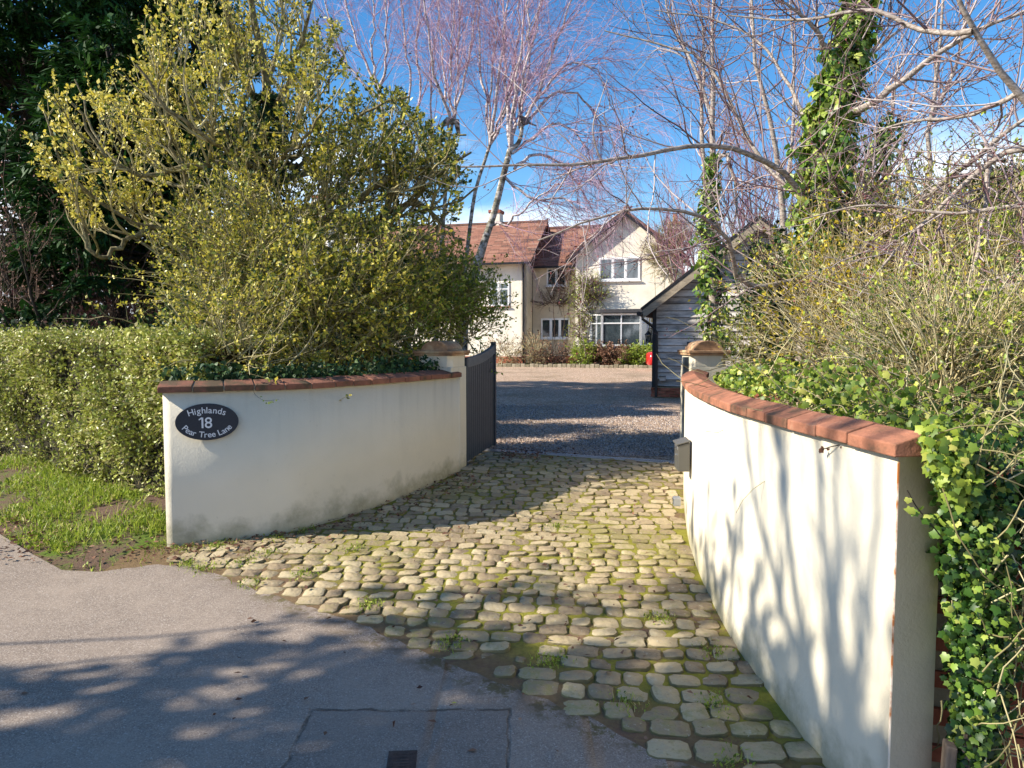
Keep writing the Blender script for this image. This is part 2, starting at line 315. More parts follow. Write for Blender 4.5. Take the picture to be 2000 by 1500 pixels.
def settm():
    m, t, bs, n, l = _mat('sandstone_sett')
    oi = n.new('ShaderNodeObjectInfo'); at = n.new('ShaderNodeAttribute'); at.attribute_name = 'tint'
    f = math_(n, l, 'FRACT', math_(n, l, 'ADD', oi.outputs['Random'], at.outputs['Fac']))
    a = noise(n, l, 20, 6, .6); b = noise(n, l, 90, 4, .6); c = noise(n, l, .95, 4); pit = noise(n, l, 45, 5, .75)
    r = ramp(n, [(0, (.16, .115, .075)), (.3, (.29, .22, .135)), (.6, (.41, .325, .195)), (1, (.53, .44, .28))])
    l(math_(n, l, 'MULTIPLY_ADD', f, .62, math_(n, l, 'MULTIPLY_ADD', a, .75, -.2)), r.inputs[0])
    mossf = stepf(n, l, math_(n, l, 'MULTIPLY_ADD', a, .38, math_(n, l, 'MULTIPLY_ADD', c, .5, math_(n, l, 'MULTIPLY', b, .12))), .49, .60)
    col = mixc(n, l, math_(n, l, 'MULTIPLY', mossf, .62), r.outputs[0], (.22, .20, .05))
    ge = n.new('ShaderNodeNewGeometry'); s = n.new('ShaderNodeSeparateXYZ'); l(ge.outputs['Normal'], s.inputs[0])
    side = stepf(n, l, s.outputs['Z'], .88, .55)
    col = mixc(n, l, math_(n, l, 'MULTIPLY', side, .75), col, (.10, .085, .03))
    col = mixc(n, l, math_(n, l, 'MULTIPLY', stepf(n, l, pit, .58, .70), .55), col, (.085, .065, .04)); col = mixc(n, l, math_(n, l, 'MULTIPLY', stepf(n, l, noise(n, l, 33, 4), .62, .70), .5), col, (.50, .46, .37))
    l(col, bs.inputs['Base Color']); bs.inputs['Roughness'].default_value = .78; bs.inputs['Specular IOR Level'].default_value = .3
    bump_(n, l, bs, math_(n, l, 'MULTIPLY_ADD', pit, -1.2, math_(n, l, 'MULTIPLY_ADD', b, .5, noise(n, l, 22, 4))), .9, .010); return m
m_sett = settm()
def gravelm():
    m, t, bs, n, l = _mat('pink_gravel')
    ge = n.new('ShaderNodeNewGeometry'); v = n.new('ShaderNodeTexVoronoi'); v.inputs['Scale'].default_value = 42; l(ge.outputs['Position'], v.inputs['Vector'])
    vr = n.new('ShaderNodeSeparateColor'); l(v.outputs['Color'], vr.inputs[0])
    r = ramp(n, [(0, (.20, .13, .09)), (.4, (.48, .33, .235)), (.8, (.66, .48, .345)), (1, (.78, .68, .56))]); l(vr.outputs[0], r.inputs[0])
    big = noise(n, l, .5, 5); c = mixc(n, l, math_(n, l, 'MULTIPLY', stepf(n, l, big, .45, .68), .4), r.outputs[0], (.17, .14, .08))
    l(c, bs.inputs['Base Color']); bs.inputs['Roughness'].default_value = 1; bs.inputs['Specular IOR Level'].default_value = .05
    bump_(n, l, bs, math_(n, l, 'MULTIPLY_ADD', v.outputs['Distance'], -1.5, noise(n, l, 8, 3)), 1, .02); return m
m_gravel = gravelm()
m_chip = M('gravel_chip', [(0, (.12, .09, .085)), (.5, (.34, .27, .24)), (1, (.6, .54, .5))], attr=True, rough=.85)
# ------------------------------------------------------------------ ground and sheets
def sheet(name, cols, m, dz, thick=0, kind='structure', sub=.25):
    """cols: list of (x, ya, yb); surface follows g(y)+dz"""
    ys = []
    n = max(2, int(max((c[2]-c[1]) for c in cols)/sub)); V = []; F = []
    for x, ya, yb in cols:
        for k in range(n+1):
            y = ya+(yb-ya)*k/n; V.append((x, y, g(y)+dz))
    for i in range(len(cols)-1):
        for k in range(n):
            a = i*(n+1)+k; F.append((a, a+n+1, a+n+2, a+1))
    o = npmesh(name, [(V, F, 0, None)], [m], kind=kind); return o
def gridsheet(name, xs, ys, m, dz, kind='structure'):
    V = [(x, y, g(y)+dz(x, y) if callable(dz) else g(y)+dz) for y in ys for x in xs]; nx = len(xs)
    F = [(j*nx+i, j*nx+i+1, (j+1)*nx+i+1, (j+1)*nx+i) for j in range(len(ys)-1) for i in range(nx-1)]
    return npmesh(name, [(V, F, 0, None)], [m], kind=kind)
gridsheet('ground', [-900, -200, -60, -20, -10, -5, 0, 5, 10, 20, 60, 200, 900], [-300, -30, 0, 2, 3.5, 5, 6.5, 8.1, 12, 20, 40, 60, 120, 400, 1500], m_soil, -.045)
EDGE = [(-30, 9.2), (-6.0, 7.4), (-4.9, 6.55), (-4.19, 5.99), (-3.64, 5.55), (-3.2, 5.2), (-2.85, 5.18), (-2.57, 5.32), (-2.3, 5.25), (-2.11, 5.14), (-1.71, 4.86), (-1.29, 4.59), (-.93, 4.38), (-.36, 3.92), (0, 3.66), (.36, 3.40), (.66, 3.10), (1.0, 2.88), (1.45, 2.62), (3, 2.3), (30, 2.2)]
def interp(tab, x):
    return float(np.interp(x, [t[0] for t in tab], [t[1] for t in tab]))
rr_ = random.Random(4)
xs = sorted(set([t[0] for t in EDGE]+[-3+.06*i for i in range(85)]))
sheet('road', [(x, -30, interp(EDGE, x)+(rr_.uniform(-.03, .015) if -4.5 < x < 1.4 else 0)) for x in xs], m_tar, 0, sub=.6)
LW = [(-2.67, 5.655), (-2.27, 5.775), (-1.84, 5.985), (-1.59, 6.22), (-1.36, 6.50), (-1.13, 6.84), (-.84, 7.35), (-.56, 8.0)]
RW = [(1.90, 7.95), (1.68, 7.2), (1.43, 5.97), (1.335, 5.3), (1.285, 4.7), (1.262, 4.1), (1.285, 3.6), (1.325, 3.05), (1.375, 2.62)]
def spl(pts, n):
    pts = np.array(pts, float); pts = np.vstack([2*pts[0]-pts[1], pts, 2*pts[-1]-pts[-2]]); out = []
    m = len(pts)-3
    for q in np.linspace(0, m-1e-6, n):
        i = int(q); t = q-i; a, b, c, d = pts[i:i+4]
        out.append(.5*((2*b)+(-a+c)*t+(2*a-5*b+4*c-d)*t*t+(-a+3*b-3*c+d)*t**3))
    out = np.array(out)
    s = np.r_[0, np.cumsum(np.linalg.norm(np.diff(out, axis=0), axis=1))]; u = np.linspace(0, s[-1], n)
    return np.stack([np.interp(u, s, out[:, k]) for k in range(out.shape[1])], 1)
lw = spl(LW, 60); rwl = spl(RW, 70)
LWt = [tuple(p) for p in lw]; RWt = sorted([(p[1], p[0]) for p in rwl])
def drain_y(x): return 9.16+(x-.25)*(8.41-9.16)/1.74
def bed_far(x): return interp(LWt, x)+.03 if x < -.56 else drain_y(min(x, 2.1))
xs = [-2.9+.06*i for i in range(90)]
sheet('mossy_soil_bed', [(x, interp(EDGE, x)-.06, max(interp(EDGE, x)-.02, bed_far(x))) for x in xs if x <= 2.3], m_bed, -.002, sub=.2)
rg = random.Random(8)
gridsheet('gravel_courtyard', [-14+.8*i for i in range(50)], [8.3+.6*i for i in range(62)], m_gravel, lambda x, y: -.018+.008*math.sin(x*1.7+y)+rg.uniform(-.004, .004))
gridsheet('grass_verge', [-14+.25*i for i in range(47)], [4.9+.25*i for i in range(22)], m_verge, lambda x, y: -.05+min(.14, max(0, (y-interp(EDGE, x)))*.12) if x < -2.6 else -.05)
# ------------------------------------------------------------------ setts
rs = random.Random(21)
def sett_mesh(rnd, k):
    e = rnd.uniform(4.5, 11); n = 16; out = []
    offs = [rnd.uniform(.91, 1.05) for _ in range(n)]; tilt = (rnd.uniform(-.006, .006), rnd.uniform(-.006, .006))
    for i in range(n):
        a = 2*math.pi*(i+.5)/n; c, s = math.cos(a), math.sin(a)
        r = (abs(c)**e+abs(s)**e)**(-1/e)*offs[i]*.5; out.append((r*c, r*s))
    V = []; F = []
    for sc_, z in ((1.03, -.04), (1.0, -.002), (.975, .0055), (.91, .009)):
        V += [(x*sc_*(1+(rnd.uniform(-.02, .02) if z > 0 else 0)), y*sc_*(1+(rnd.uniform(-.02, .02) if z > 0 else 0)), z+(rnd.uniform(-.0022, .0016) if z > 0 else 0)+(tilt[0]*x*2+tilt[1]*y*2 if z > 0 else 0)) for x, y in out]
    V.append((0, 0, rnd.uniform(.008, .0125)))
    for j in range(3): F += [(j*n+i, j*n+(i+1) % n, (j+1)*n+(i+1) % n, (j+1)*n+i) for i in range(n)]
    F += [(3*n+i, 3*n+(i+1) % n, 4*n) for i in range(n)]
    return V, F
svar = [sett_mesh(rs, k) for k in range(10)]
smesh = []
for V, F in svar:
    me = bpy.data.meshes.new('sett'); me.from_pydata(V, [], F); me.polygons.foreach_set('use_smooth', [True]*len(F)); me.materials.append(m_sett); smesh.append(me)
stones = []; y0 = 2.7
while y0 < 9.6:
    rowh = rs.uniform(.104, .134)*float(np.interp(y0, [3.4, 4.8], [1.22, 1]))
    x = -3.2+rs.uniform(0, .2); ph = rs.uniform(0, 6)
    while x < 2.3:
        w = rs.uniform(.098, .182)*float(np.interp(y0, [3.4, 4.8], [1.22, 1]))
        cx = x+w/2; cy = y0+rowh/2-.10*max(-2.2, min(.8, cx))+.015*math.sin(cx*2+ph)+rs.uniform(-.008, .008)
        x += w
        if cy < interp(EDGE, cx)+.025: continue
        if cy > 8.1:
            if cx < -.62 or cx > 2.05: continue
        elif cy > bed_far(cx)-.07 or cx < -2.5: continue
        rx_ = interp(RWt, cy) if cy < 7.9 else 2.05
        if cx > rx_-w*.12: continue
        if cy > drain_y(cx)-.12: continue
        bare = math.hypot(cx-.05, (cy-3.95)*1.2) < .17
        if bare and rs.random() < .4: continue
        f = rs.uniform(.55, .8) if bare else 1
        stones.append((cx, cy, (w-rs.uniform(.004, .012))*f, (rowh-rs.uniform(.005, .012))*f, rs.gauss(-.05, .05), rs.randrange(10), (-.006 if bare else 0)+rs.uniform(-.006, .004)-.002))
    y0 += rowh
stones.sort(key=lambda s: s[1]*s[1]+s[0]**2)
paving = thing('sett_paving', None, None, (0, 0, 0)); paving['kind'] = 'structure'
rest = []
for i, (cx, cy, w, l_, a, k, dz) in enumerate(stones):
    sl = .075 if cy < 8.1 else 0
    if i < 300:
        o = bpy.data.objects.new('sett', smesh[k]); COL.objects.link(o); o.parent = paving
        o.location = (cx, cy, g(cy)+dz); o.rotation_euler = (math.atan(sl), 0, a); o.scale = (w, l_, 1)
    else:
        V = np.array(svar[k][0]); F = svar[k][1]; X = V[:, 0]*w; Y = V[:, 1]*l_
        Vx = np.stack([cx+X*math.cos(a)-Y*math.sin(a), cy+X*math.sin(a)+Y*math.cos(a), 0*X], 1)
        Vx[:, 2] = V[:, 2]+dz+np.array([g(q) for q in Vx[:, 1]])
        rest.append((Vx, [f for f in F if len(f) == 4], 0, [rs.random()]*sum(len(f) == 4 for f in F)))
        t3 = [f for f in F if len(f) == 3]; rest.append((Vx, t3, 0, [rest[-1][3][0]]*len(t3)))
npmesh('sett', rest, [m_sett], paving, kind='stuff')
# ------------------------------------------------------------------ garden walls
def offs(path, d):
    T = np.gradient(path, axis=0); T /= np.linalg.norm(T, axis=1)[:, None]
    return path+d*np.stack([-T[:, 1], T[:, 0]], 1)
ZW = 1.01
def wallmesh(name, path, side, m, parent, th=.22):
    a = path; b = offs(path, side*th); n = len(a); V = []
    lv = [0, .12, .5, 1]
    for q in lv:
        V += [(p[0], p[1], (g(p[1])-.3)*(1-q)+ZW*q) for p in a]; 
    for q in lv:
        V += [(p[0], p[1], (g(p[1])-.3)*(1-q)+ZW*q) for p in b]
    F = []; nl = len(lv)
    for s in (0, nl):
        for j in range(nl-1):
            F += [((s+j)*n+i, (s+j)*n+i+1, (s+j+1)*n+i+1, (s+j+1)*n+i) for i in range(n-1)]
    F += [((nl-1)*n+i, (nl-1)*n+i+1, (2*nl-1)*n+i+1, (2*nl-1)*n+i) for i in range(n-1)]
    for i in (0, n-1):
        F += [(j*n+i, (j+1)*n+i, (nl+j+1)*n+i, (nl+j)*n+i) for j in range(nl-1)]
    return npmesh(name, [(V, F, 0, None)], [m], parent, smooth=False)
def coping(path, side, nb, m_of, parent, seed, ov=.035, w=.22):
    rnd = random.Random(seed); prof = [(-ov, .004), (-ov, .05), (.5*w, .088), (w+ov, .05), (w+ov, .004)]
    fine = spl(path, nb*3+1) if False else None
    s = np.r_[0, np.cumsum(np.linalg.norm(np.diff(path, axis=0), axis=1))]; tot = s[-1]
    cuts = [0]
    for i in range(nb): cuts.append(cuts[-1]+rnd.uniform(.9, 1.1))
    cuts = [c/cuts[-1]*tot for c in cuts]
    def at(u, d):
        q = np.array([np.interp(u, s, path[:, k]) for k in (0, 1)]); q2 = np.array([np.interp(min(u+.02, tot), s, path[:, k]) for k in (0, 1)]); q1 = np.array([np.interp(max(u-.02, 0), s, path[:, k]) for k in (0, 1)])
        t = (q2-q1)/np.linalg.norm(q2-q1); return q+side*d*np.array([-t[1], t[0]])
    for i in range(nb):
        a, b = cuts[i]+(.005 if i else -.03), cuts[i+1]-(.005 if i < nb-1 else -.03); dz = rnd.uniform(-.003, .003); ti = rnd.uniform(-.002, .002)
        V = []
        for e in (a, (a+b)/2, b):
            for d, z in prof:
                q = at(min(max(e, 0), tot), d)
                if e < 0 or e > tot:
                    t0 = at(0 if e < 0 else tot, 0); t1 = at(.02 if e < 0 else tot-.02, 0); tt = (t0-t1)/np.linalg.norm(t0-t1); q = q+tt*.03
                V.append((q[0], q[1], ZW+z+dz+(ti if e == a else 0)))
        n = 5; F = [tuple(range(n)), tuple(range(3*n-1, 2*n-1, -1))]+[(j*n+k, j*n+(k+1) % n, (j+1)*n+(k+1) % n, (j+1)*n+k) for j in (0, 1) for k in range(n)]
        o = B().add(V, F).build('coping_brick', m_of(i), parent, bevel=.005, local=False)
    # bed joint
    pts = [(at(u, -ov+.012), at(u, .5*w), at(u, w+ov-.012)) for u in np.linspace(.002, tot-.002, 40)]
    V = []
    for p in pts: V += [(p[0][0], p[0][1], ZW), (p[0][0], p[0][1], ZW+.041), (p[1][0], p[1][1], ZW+.078), (p[2][0], p[2][1], ZW+.041), (p[2][0], p[2][1], ZW)]
    F = [(j*5+k, j*5+(k+1) % 5, (j+1)*5+(k+1) % 5, (j+1)*5+k) for j in range(39) for k in range(5)]
    npmesh('mortar_bed', [(V, F, 0, None)], [m_mortar], parent, smooth=False)
wl = thing('garden_wall', 'curved cream rendered wall with brick coping carrying the oval slate house sign', 'wall', (-1.6, 6.3, -.13))
wallmesh('rendered_wall', lw, 1, m_render, wl)
coping(lw[:-1], 1, 15, lambda i: m_cope_old, wl, 5)
wr = thing('garden_wall', 'curved cream rendered wall with terracotta coping and branch shadows, carrying the letterbox', 'wall', (1.3, 4.2, -.29))
wallmesh('rendered_wall', rwl, 1, m_render, wr, .17)
coping(rwl, 1, 21, lambda i: m_cope_old if i < 4 else m_cope, wr, 6, w=.17)
o = B().tube([(1.372, 2.612, g(2.6)), (1.372, 2.612, ZW-.02)], .004, 5).build('corner_bead', M('rusty_bead', [(.45, (.7, .6, .48)), (.6, (.35, .12, .03))], 9, .8), wr, local=False)
# pillars
def pillar(label, cx, cy, rz, h, hw):
    t = thing('gate_pillar', label, 'gate pillar', (cx, cy, 0), rz)
    c = .05; pl = [(-hw+c, -hw), (hw-c, -hw), (hw, -hw+c), (hw, hw-c), (hw-c, hw), (-hw+c, hw), (-hw, hw-c), (-hw, -hw+c)]
    B().prism([(-hw, -hw), (hw, -hw), (hw, hw), (-hw, hw)], -.3, h-.12, 'z').build('shaft', m_render, t, bevel=.008)
    V = [(x, y, h-.12) for x, y in [(-hw, -hw), (hw, -hw), (hw, hw), (-hw, hw)]]
    B().prism(pl, h-.12, h, 'z').build('chamfered_neck', m_render, t)
    q = hw+.035; b = B().box(-q+.012, q-.012, -q+.012, q-.012, h, h+.025); b.box(-q, q, -q, q, h+.025, h+.055); b.build('cap_slab', m_brick2, t, bevel=.006)
    arc = [(-hw*.92, h+.055)]+[(-hw*.80*math.cos(a), h+.055+.105*math.sin(a)) for a in [math.pi*i/12 for i in range(13)]]+[(hw*.92, h+.055)]
    B().prism(arc, -hw*.95, hw*.95, 'y').build('rounded_ridge', m_brick2, t, bevel=.006)
    return t
m_brick2 = M('sandy_red_cap', [(.3, (.20, .12, .07)), (.5, (.38, .22, .12)), (.7, (.55, .42, .25))], 6, .85, .5, 50)
pillar('cream gate pillar with rounded cap where the sign wall ends, at the open gate', -.76, 8.07, R(-20), 1.24, .2)
pillar('cream gate pillar with arched brown cap standing before the boarded garage', 2.14, 8.3, R(3), 1.24, .2)
# sign
ta = math.atan2(lw[10][1]-lw[2][1], lw[10][0]-lw[2][0])
sx, sy = -2.365, float(np.interp(-2.365, lw[:, 0], lw[:, 1]))
sg = thing('house_sign', 'oval slate sign with white lettering screwed to the cream wall', 'sign', (sx+math.sin(ta)*.012, sy-math.cos(ta)*.02, P(399, 823, 5.75)[2]), ta)
SA, SB = .228, .142
n = 64; V = [(SA*math.cos(2*math.pi*i/n), -.0, SB*math.sin(2*math.pi*i/n)) for i in range(n)]
b = B(); b.prism([(SA*math.cos(2*math.pi*i/n), SB*math.sin(2*math.pi*i/n)) for i in range(n)], -.014, .01, 'y'); b.build('slate_plate', m_slate, sg, bevel=.003)
def glyph(ch, size):
    c = bpy.data.curves.new('g', 'FONT'); c.body = ch; c.size = size; c.extrude = .0012; c.offset = size*.006
    o = bpy.data.objects.new('g', c); COL.objects.link(o); bpy.context.view_layer.update()
    me = bpy.data.meshes.new_from_object(o); v = [tuple(p.co) for p in me.vertices]; f = [tuple(p.vertices) for p in me.polygons]
    w = (max(p[0] for p in v), min(p[0] for p in v)) if v else (size*.25, 0)
    bpy.data.objects.remove(o); bpy.data.curves.remove(c); bpy.data.meshes.remove(me); return v, f, w
def arc_text(txt, size, a, b_, top, gap):
    gl = [glyph(c, size) if c != ' ' else ([], [], (size*.26, 0)) for c in txt]
    wd = [w[0]-w[1] for _, _, w in gl]; tot = sum(wd)+gap*(len(txt)-1)
    th = np.linspace(0, math.pi, 400); X = a*np.cos(th)*-1; Z = b_*np.sin(th)*(1 if top else -1)
    s = np.r_[0, np.cumsum(np.hypot(np.diff(X), np.diff(Z)))]; u = s[-1]/2-tot/2; out = B()
    for (v, f, w), ww in zip(gl, wd):
        m = u+ww/2; x = np.interp(m, s, X); z = np.interp(m, s, Z); x2 = np.interp(m+.004, s, X); z2 = np.interp(m+.004, s, Z); an = math.atan2(z2-z, x2-x)
        cx = (w[0]+w[1])/2
        out.add([(x+(p[0]-cx)*math.cos(an)-p[1]*math.sin(an), -.0145-p[2], z+(p[0]-cx)*math.sin(an)+p[1]*math.cos(an)) for p in v], f); u += ww+gap
    return out
arc_text('Highlands', .068, .180, .068, True, .006).build('lettering', m_letter, sg)
arc_text('Pear Tree Lane', .064, .197, .120, False, .004).build('lettering', m_letter, sg)
out = B(); u = -.040
for ch in '18':
    v, f, w = glyph(ch, .118); out.add([(p[0]-w[1]+u, -.0145-p[2], p[1]-.046) for p in v], f)
    if ch == '1': out.prism([(u+.001, .039), (u+.001, .025), (u-.017, .014), (u-.021, .022)], -.0157, -.0133, 'y')
    u += w[0]-w[1]+.010
out.build('lettering', m_letter, sg)
for x, z in ((-.185, .02), (.185, .03), (-.16, -.075), (.0, .125)): B().tube([(x, -.0145, z), (x, -.017, z)], .0035, 8).build('screw', m_black, sg)
# letterbox
lb = thing('letterbox', 'taupe metal letterbox fixed to the face of the right-hand wall', 'letterbox', (1.365, 5.72, .41), R(-5))
prof = [(-.088, 0), (.0, 0), (.0, .225), (-.088, .2)]
B().prism(prof, -.11, .11, 'y').build('body', m_box, lb, bevel=.006)
B().prism([(-.102, .201), (.0, .23), (.0, .241), (-.102, .211)], -.118, .118, 'y').build('lid', m_box, lb, bevel=.003)
B().tube([(-.088, -.03, .12), (-.102, -.03, .12)], .008, 10).box(-.093, -.088, -.08, .08, .165, .185).build('lock', m_chrome, lb)
lbk = thing('wall_light', 'small grey metal box low on the right-hand wall below the letterbox', 'outdoor light', (1.40, 6.1, .04), R(-5))
B().box(-.06, 0, -.04, .04, 0, .07).build('housing', m_steel, lbk, bevel=.006); B().box(-.065, -.06, -.03, .03, .012, .058).build('lens', m_glass, lbk)
# gate leaves
def gate(label, p0, p1, h0, h1, z0, nb, flip=1):
    dx, dy = p1[0]-p0[0], p1[1]-p0[1]; Lg = math.hypot(dx, dy); rz = math.atan2(dy, dx)
    t = thing('wooden_gate', label, 'gate', (p0[0], p0[1], z0), rz)
    def top(u): s = u/Lg; return h0+(h1-h0)*(s**2.2)
    for k in range(nb):
        a, b_ = .07+(Lg-.14)*k/nb+.003, .07+(Lg-.14)*(k+1)/nb-.003
        B().prism([(a, .02), (b_, .02), (b_, top(b_)-.06), (a, top(a)-.06)], -.012, .012, 'y').build('board', m_gate, t, bevel=.004)
    B().box(0, .07, -.03, .03, -.02, h0).build('hinge_stile', m_gate, t, bevel=.004)
    B().box(Lg-.07, Lg, -.03, .03, 0, h1+.03).build('closing_stile', m_gate, t, bevel=.004)
    N = 14; up = [(.07+(Lg-.14)*i/N, top(.07+(Lg-.14)*i/N)) for i in range(N+1)]
    B().prism([(x, z-.11) for x, z in up]+up[::-1], -.026, .026, 'y').build('curved_top_rail', m_gatef, t, bevel=.004)
    B().box(.07, Lg-.07, .013, .03, .02, .14).build('bottom_rail', m_gate, t); B().box(.07, Lg-.07, .013, .03, .5, .6).build('middle_rail', m_gate, t)
    for i in range(3): B().tube([(.02+.05*i, -.031, .03), (.02+.05*i, -.04, .03)], .008, 8).build('bolt', m_steel, t)
gate('dark blue-grey boarded gate leaf with curved top, swung open beside the left pillar', (-.53, 8.22), (-.235, 9.73), 1.19, 1.33, .02, 14)
gate('dark boarded gate leaf seen edge on, swung open by the arched-cap pillar', (1.99, 8.42), (2.36, 9.9), 1.19, 1.33, .02, 14)
gp = B().box(-.045, .045, -.045, .045, -.1, 1.22).build('gate_post', m_gate, bevel=.006); gp.location = (-.575, 8.22, 0); gp.rotation_euler = (0, 0, R(-12)); tag(gp, 'square dark post between the cream pillar and the left gate leaf', 'post')
gp = B().box(-.035, .035, -.035, .035, -.1, 1.22).build('gate_post', m_gate, bevel=.006); gp.location = (1.925, 8.2, 0); tag(gp, 'slim black post at the far end of the right-hand wall', 'post')
# drain
t = thing('drainage_channel', 'galvanised slotted drainage channel across the drive between setts and gravel', 'drain', (.25, 9.16, 0), math.atan2(-.75, 1.74))
B().box(-.75, 2.0, -.065, .065, -.08, -.012).build('channel', m_black, t)
b = B().box(-.75, 2.0, -.07, -.055, -.03, .008); b.box(-.75, 2.0, .055, .07, -.03, .008); b.build('frame', m_steel, t)
b = B(); [b.box(-.74+.03*i, -.74+.03*i+.014, -.055, .055, -.012, .006) for i in range(91)]; b.build('grating_bars', m_steel, t, kind='stuff')
# stopcock cover, leaf
t = thing('stopcock_cover', 'small rusty brown rectangular iron cover set in the tarmac', 'utility cover', G(785, 1487), R(4)); t.rotation_euler = (math.atan(.075), 0, R(4))
m_rust = M('rusty_iron', [(.3, (.04, .028, .024)), (.7, (.11, .07, .055))], 30, .8, .6)
B().box(-.062, .062, -.07, .07, -.02, .004).build('frame', m_rust, t, bevel=.002)
b = B().box(-.05, .05, -.058, .058, .0, .0065); [b.box(-.04, .04, -.045+.02*i, -.037+.02*i, .0065, .0085) for i in range(5)]; b.build('lid', m_rust, t)
# ------------------------------------------------------------------ house
class Loc:
    def __init__(s, px, D, deg, z=0.):
        p = P(px, 660, D); s.o = (p[0], p[1], z); s.rz = R(deg); s.c, s.s = math.cos(s.rz), math.sin(s.rz)
    def to(s, px, py, yl):
        d = ray(px, py); ox, oy = -s.o[0], -s.o[1]
        lo = (ox*s.c+oy*s.s, -ox*s.s+oy*s.c); ld = (d[0]*s.c+d[1]*s.s, -d[0]*s.s+d[1]*s.c)
        k = (yl-lo[1])/ld[1]; return lo[0]+k*ld[0], CZ+k*d[2]-s.o[2]
    def world(s, x, y, z): return (s.o[0]+x*s.c-y*s.s, s.o[1]+x*s.s+y*s.c, s.o[2]+z)
H = Loc(1225, 38, -16)
house = thing('house', 'long cream rendered house with red clay tile roofs and white windows across the courtyard', 'house', H.o, H.rz)
def wallpanel(poly, yl, th, m, name='wall'):
    return B().prism(poly, yl, yl+th, 'y').build(name, m, house)
def xl(px, py, yl): return H.to(px, py, yl)[0]
# gable bay
ax, az = H.to(1222, 417, 0); gx0 = xl(1124, 600, 0); gx1 = 2*ax-gx0; ez = H.to(1124, 497, 0)[1]
wallpanel([(gx0, -.1), (gx1, -.1), (gx1, ez), (ax, az), (gx0, ez)], 0, 6, m_hwall)
ov = .35; sl = (az-ez)/(ax-gx0)
def roofslab(a, b, yl0, yl1, th=.12):
    """a,b = (x,z) low and high ends in section, extruded in y"""
    n = math.hypot(b[0]-a[0], b[1]-a[1]); nx, nz = -(b[1]-a[1])/n, (b[0]-a[0])/n
    if nz < 0: nx, nz = -nx, -nz
    return [a, b, (b[0]+nx*th, b[1]+nz*th), (a[0]+nx*th, a[1]+nz*th)]
rf = None
for sgn in (-1, 1):
    lowx = ax+sgn*((ax-gx0)+.45); lowz = az-sl*abs(lowx-ax); r = B().prism(roofslab((lowx, lowz+.03), (ax, az+.03), 0, 0), -ov, 6, 'y').build('roof', m_tiles, house)
    # tile courses
    parts = []
    nc = 26
    for i in range(nc):
        f0, f1 = i/nc, (i+1)/nc; x0, z0 = lowx+(ax-lowx)*f0, lowz+.15+(az-lowz)*f0; x1, z1 = lowx+(ax-lowx)*f1, lowz+.15+(az-lowz)*f1
        V = [(x0, -ov-.02, z0+.05), (x0, 6, z0+.05), (x1, 6, z1+.02), (x1, -ov-.02, z1+.02), (x0, -ov-.02, z0), (x0, 6, z0)]
        parts.append((V, [(0, 1, 2, 3), (4, 5, 1, 0)], 0, [rs.random()]*2))
    npmesh('tile_courses', parts, [m_tiles], r, smooth=False, kind='stuff', keep=False)
    B().prism([(lowx, lowz-.14), (ax, az-.14), (ax, az+.03), (lowx, lowz+.03)], -ov-.03, -ov, 'y').build('bargeboard', m_black, house)
B().tube([(ax, -ov-.03, az+.2), (ax, 6, az+.2)], .1, 8).build('ridge_tiles', m_tiles, house)
def window(px0, py0, px1, py1, yl, cols, m=m_upvc, transom=None, sill=None, fw=.055, name='window', lite=()):
    x0, z1 = H.to(px0, py0, yl); x1, z0 = H.to(px1, py1, yl)
    fr = B(); y0 = yl-.05; y1 = yl+.06
    fr.box(x0, x1, y0, y1, z1-fw, z1); fr.box(x0, x1, y0, y1, z0, z0+fw); fr.box(x0, x0+fw, y0+.002, y1, z0+fw, z1-fw); fr.box(x1-fw, x1, y0+.002, y1, z0+fw, z1-fw)
    w = (x1-x0-fw*2)/cols
    for i in range(1, cols): fr.box(x0+fw+i*w-.04, x0+fw+i*w+.04, y0+.004, y1, z0+fw, z1-fw)
    o = fr.build(name, m, house)
    zt = z0+(z1-z0)*transom if transom else None
    for i in range(cols):
        a, c = x0+fw+i*w+(.04 if i else 0), x0+fw+(i+1)*w-(.04 if i < cols-1 else 0)
        if zt: B().box(a, c, y0+.01, y1-.01, zt-.025, zt+.025).build('transom', m, o)
        # casement edges and pane
        cb = B(); e = .03; za, zb = z0+fw, z1-fw; cb.box(a, c, y0+.012, y1-.02, za, za+e); cb.box(a, c, y0+.012, y1-.02, zb-e, zb); cb.box(a, a+e, y0+.013, y1-.02, za+e, zb-e); cb.box(c-e, c, y0+.013, y1-.02, za+e, zb-e); cb.build('casement', m, o)
        B().box(a+e-.002, c-e+.002, yl-.018, yl+.0, za, zb).build('pane', m_glass, o)
    B().box(x0-.06, x1+.06, yl-.12, yl-.052, z0-.06, z0-.002).build('sill', sill or m, o)
    return o
window(1170, 504, 1250, 547, -.002, 3, fw=.07)
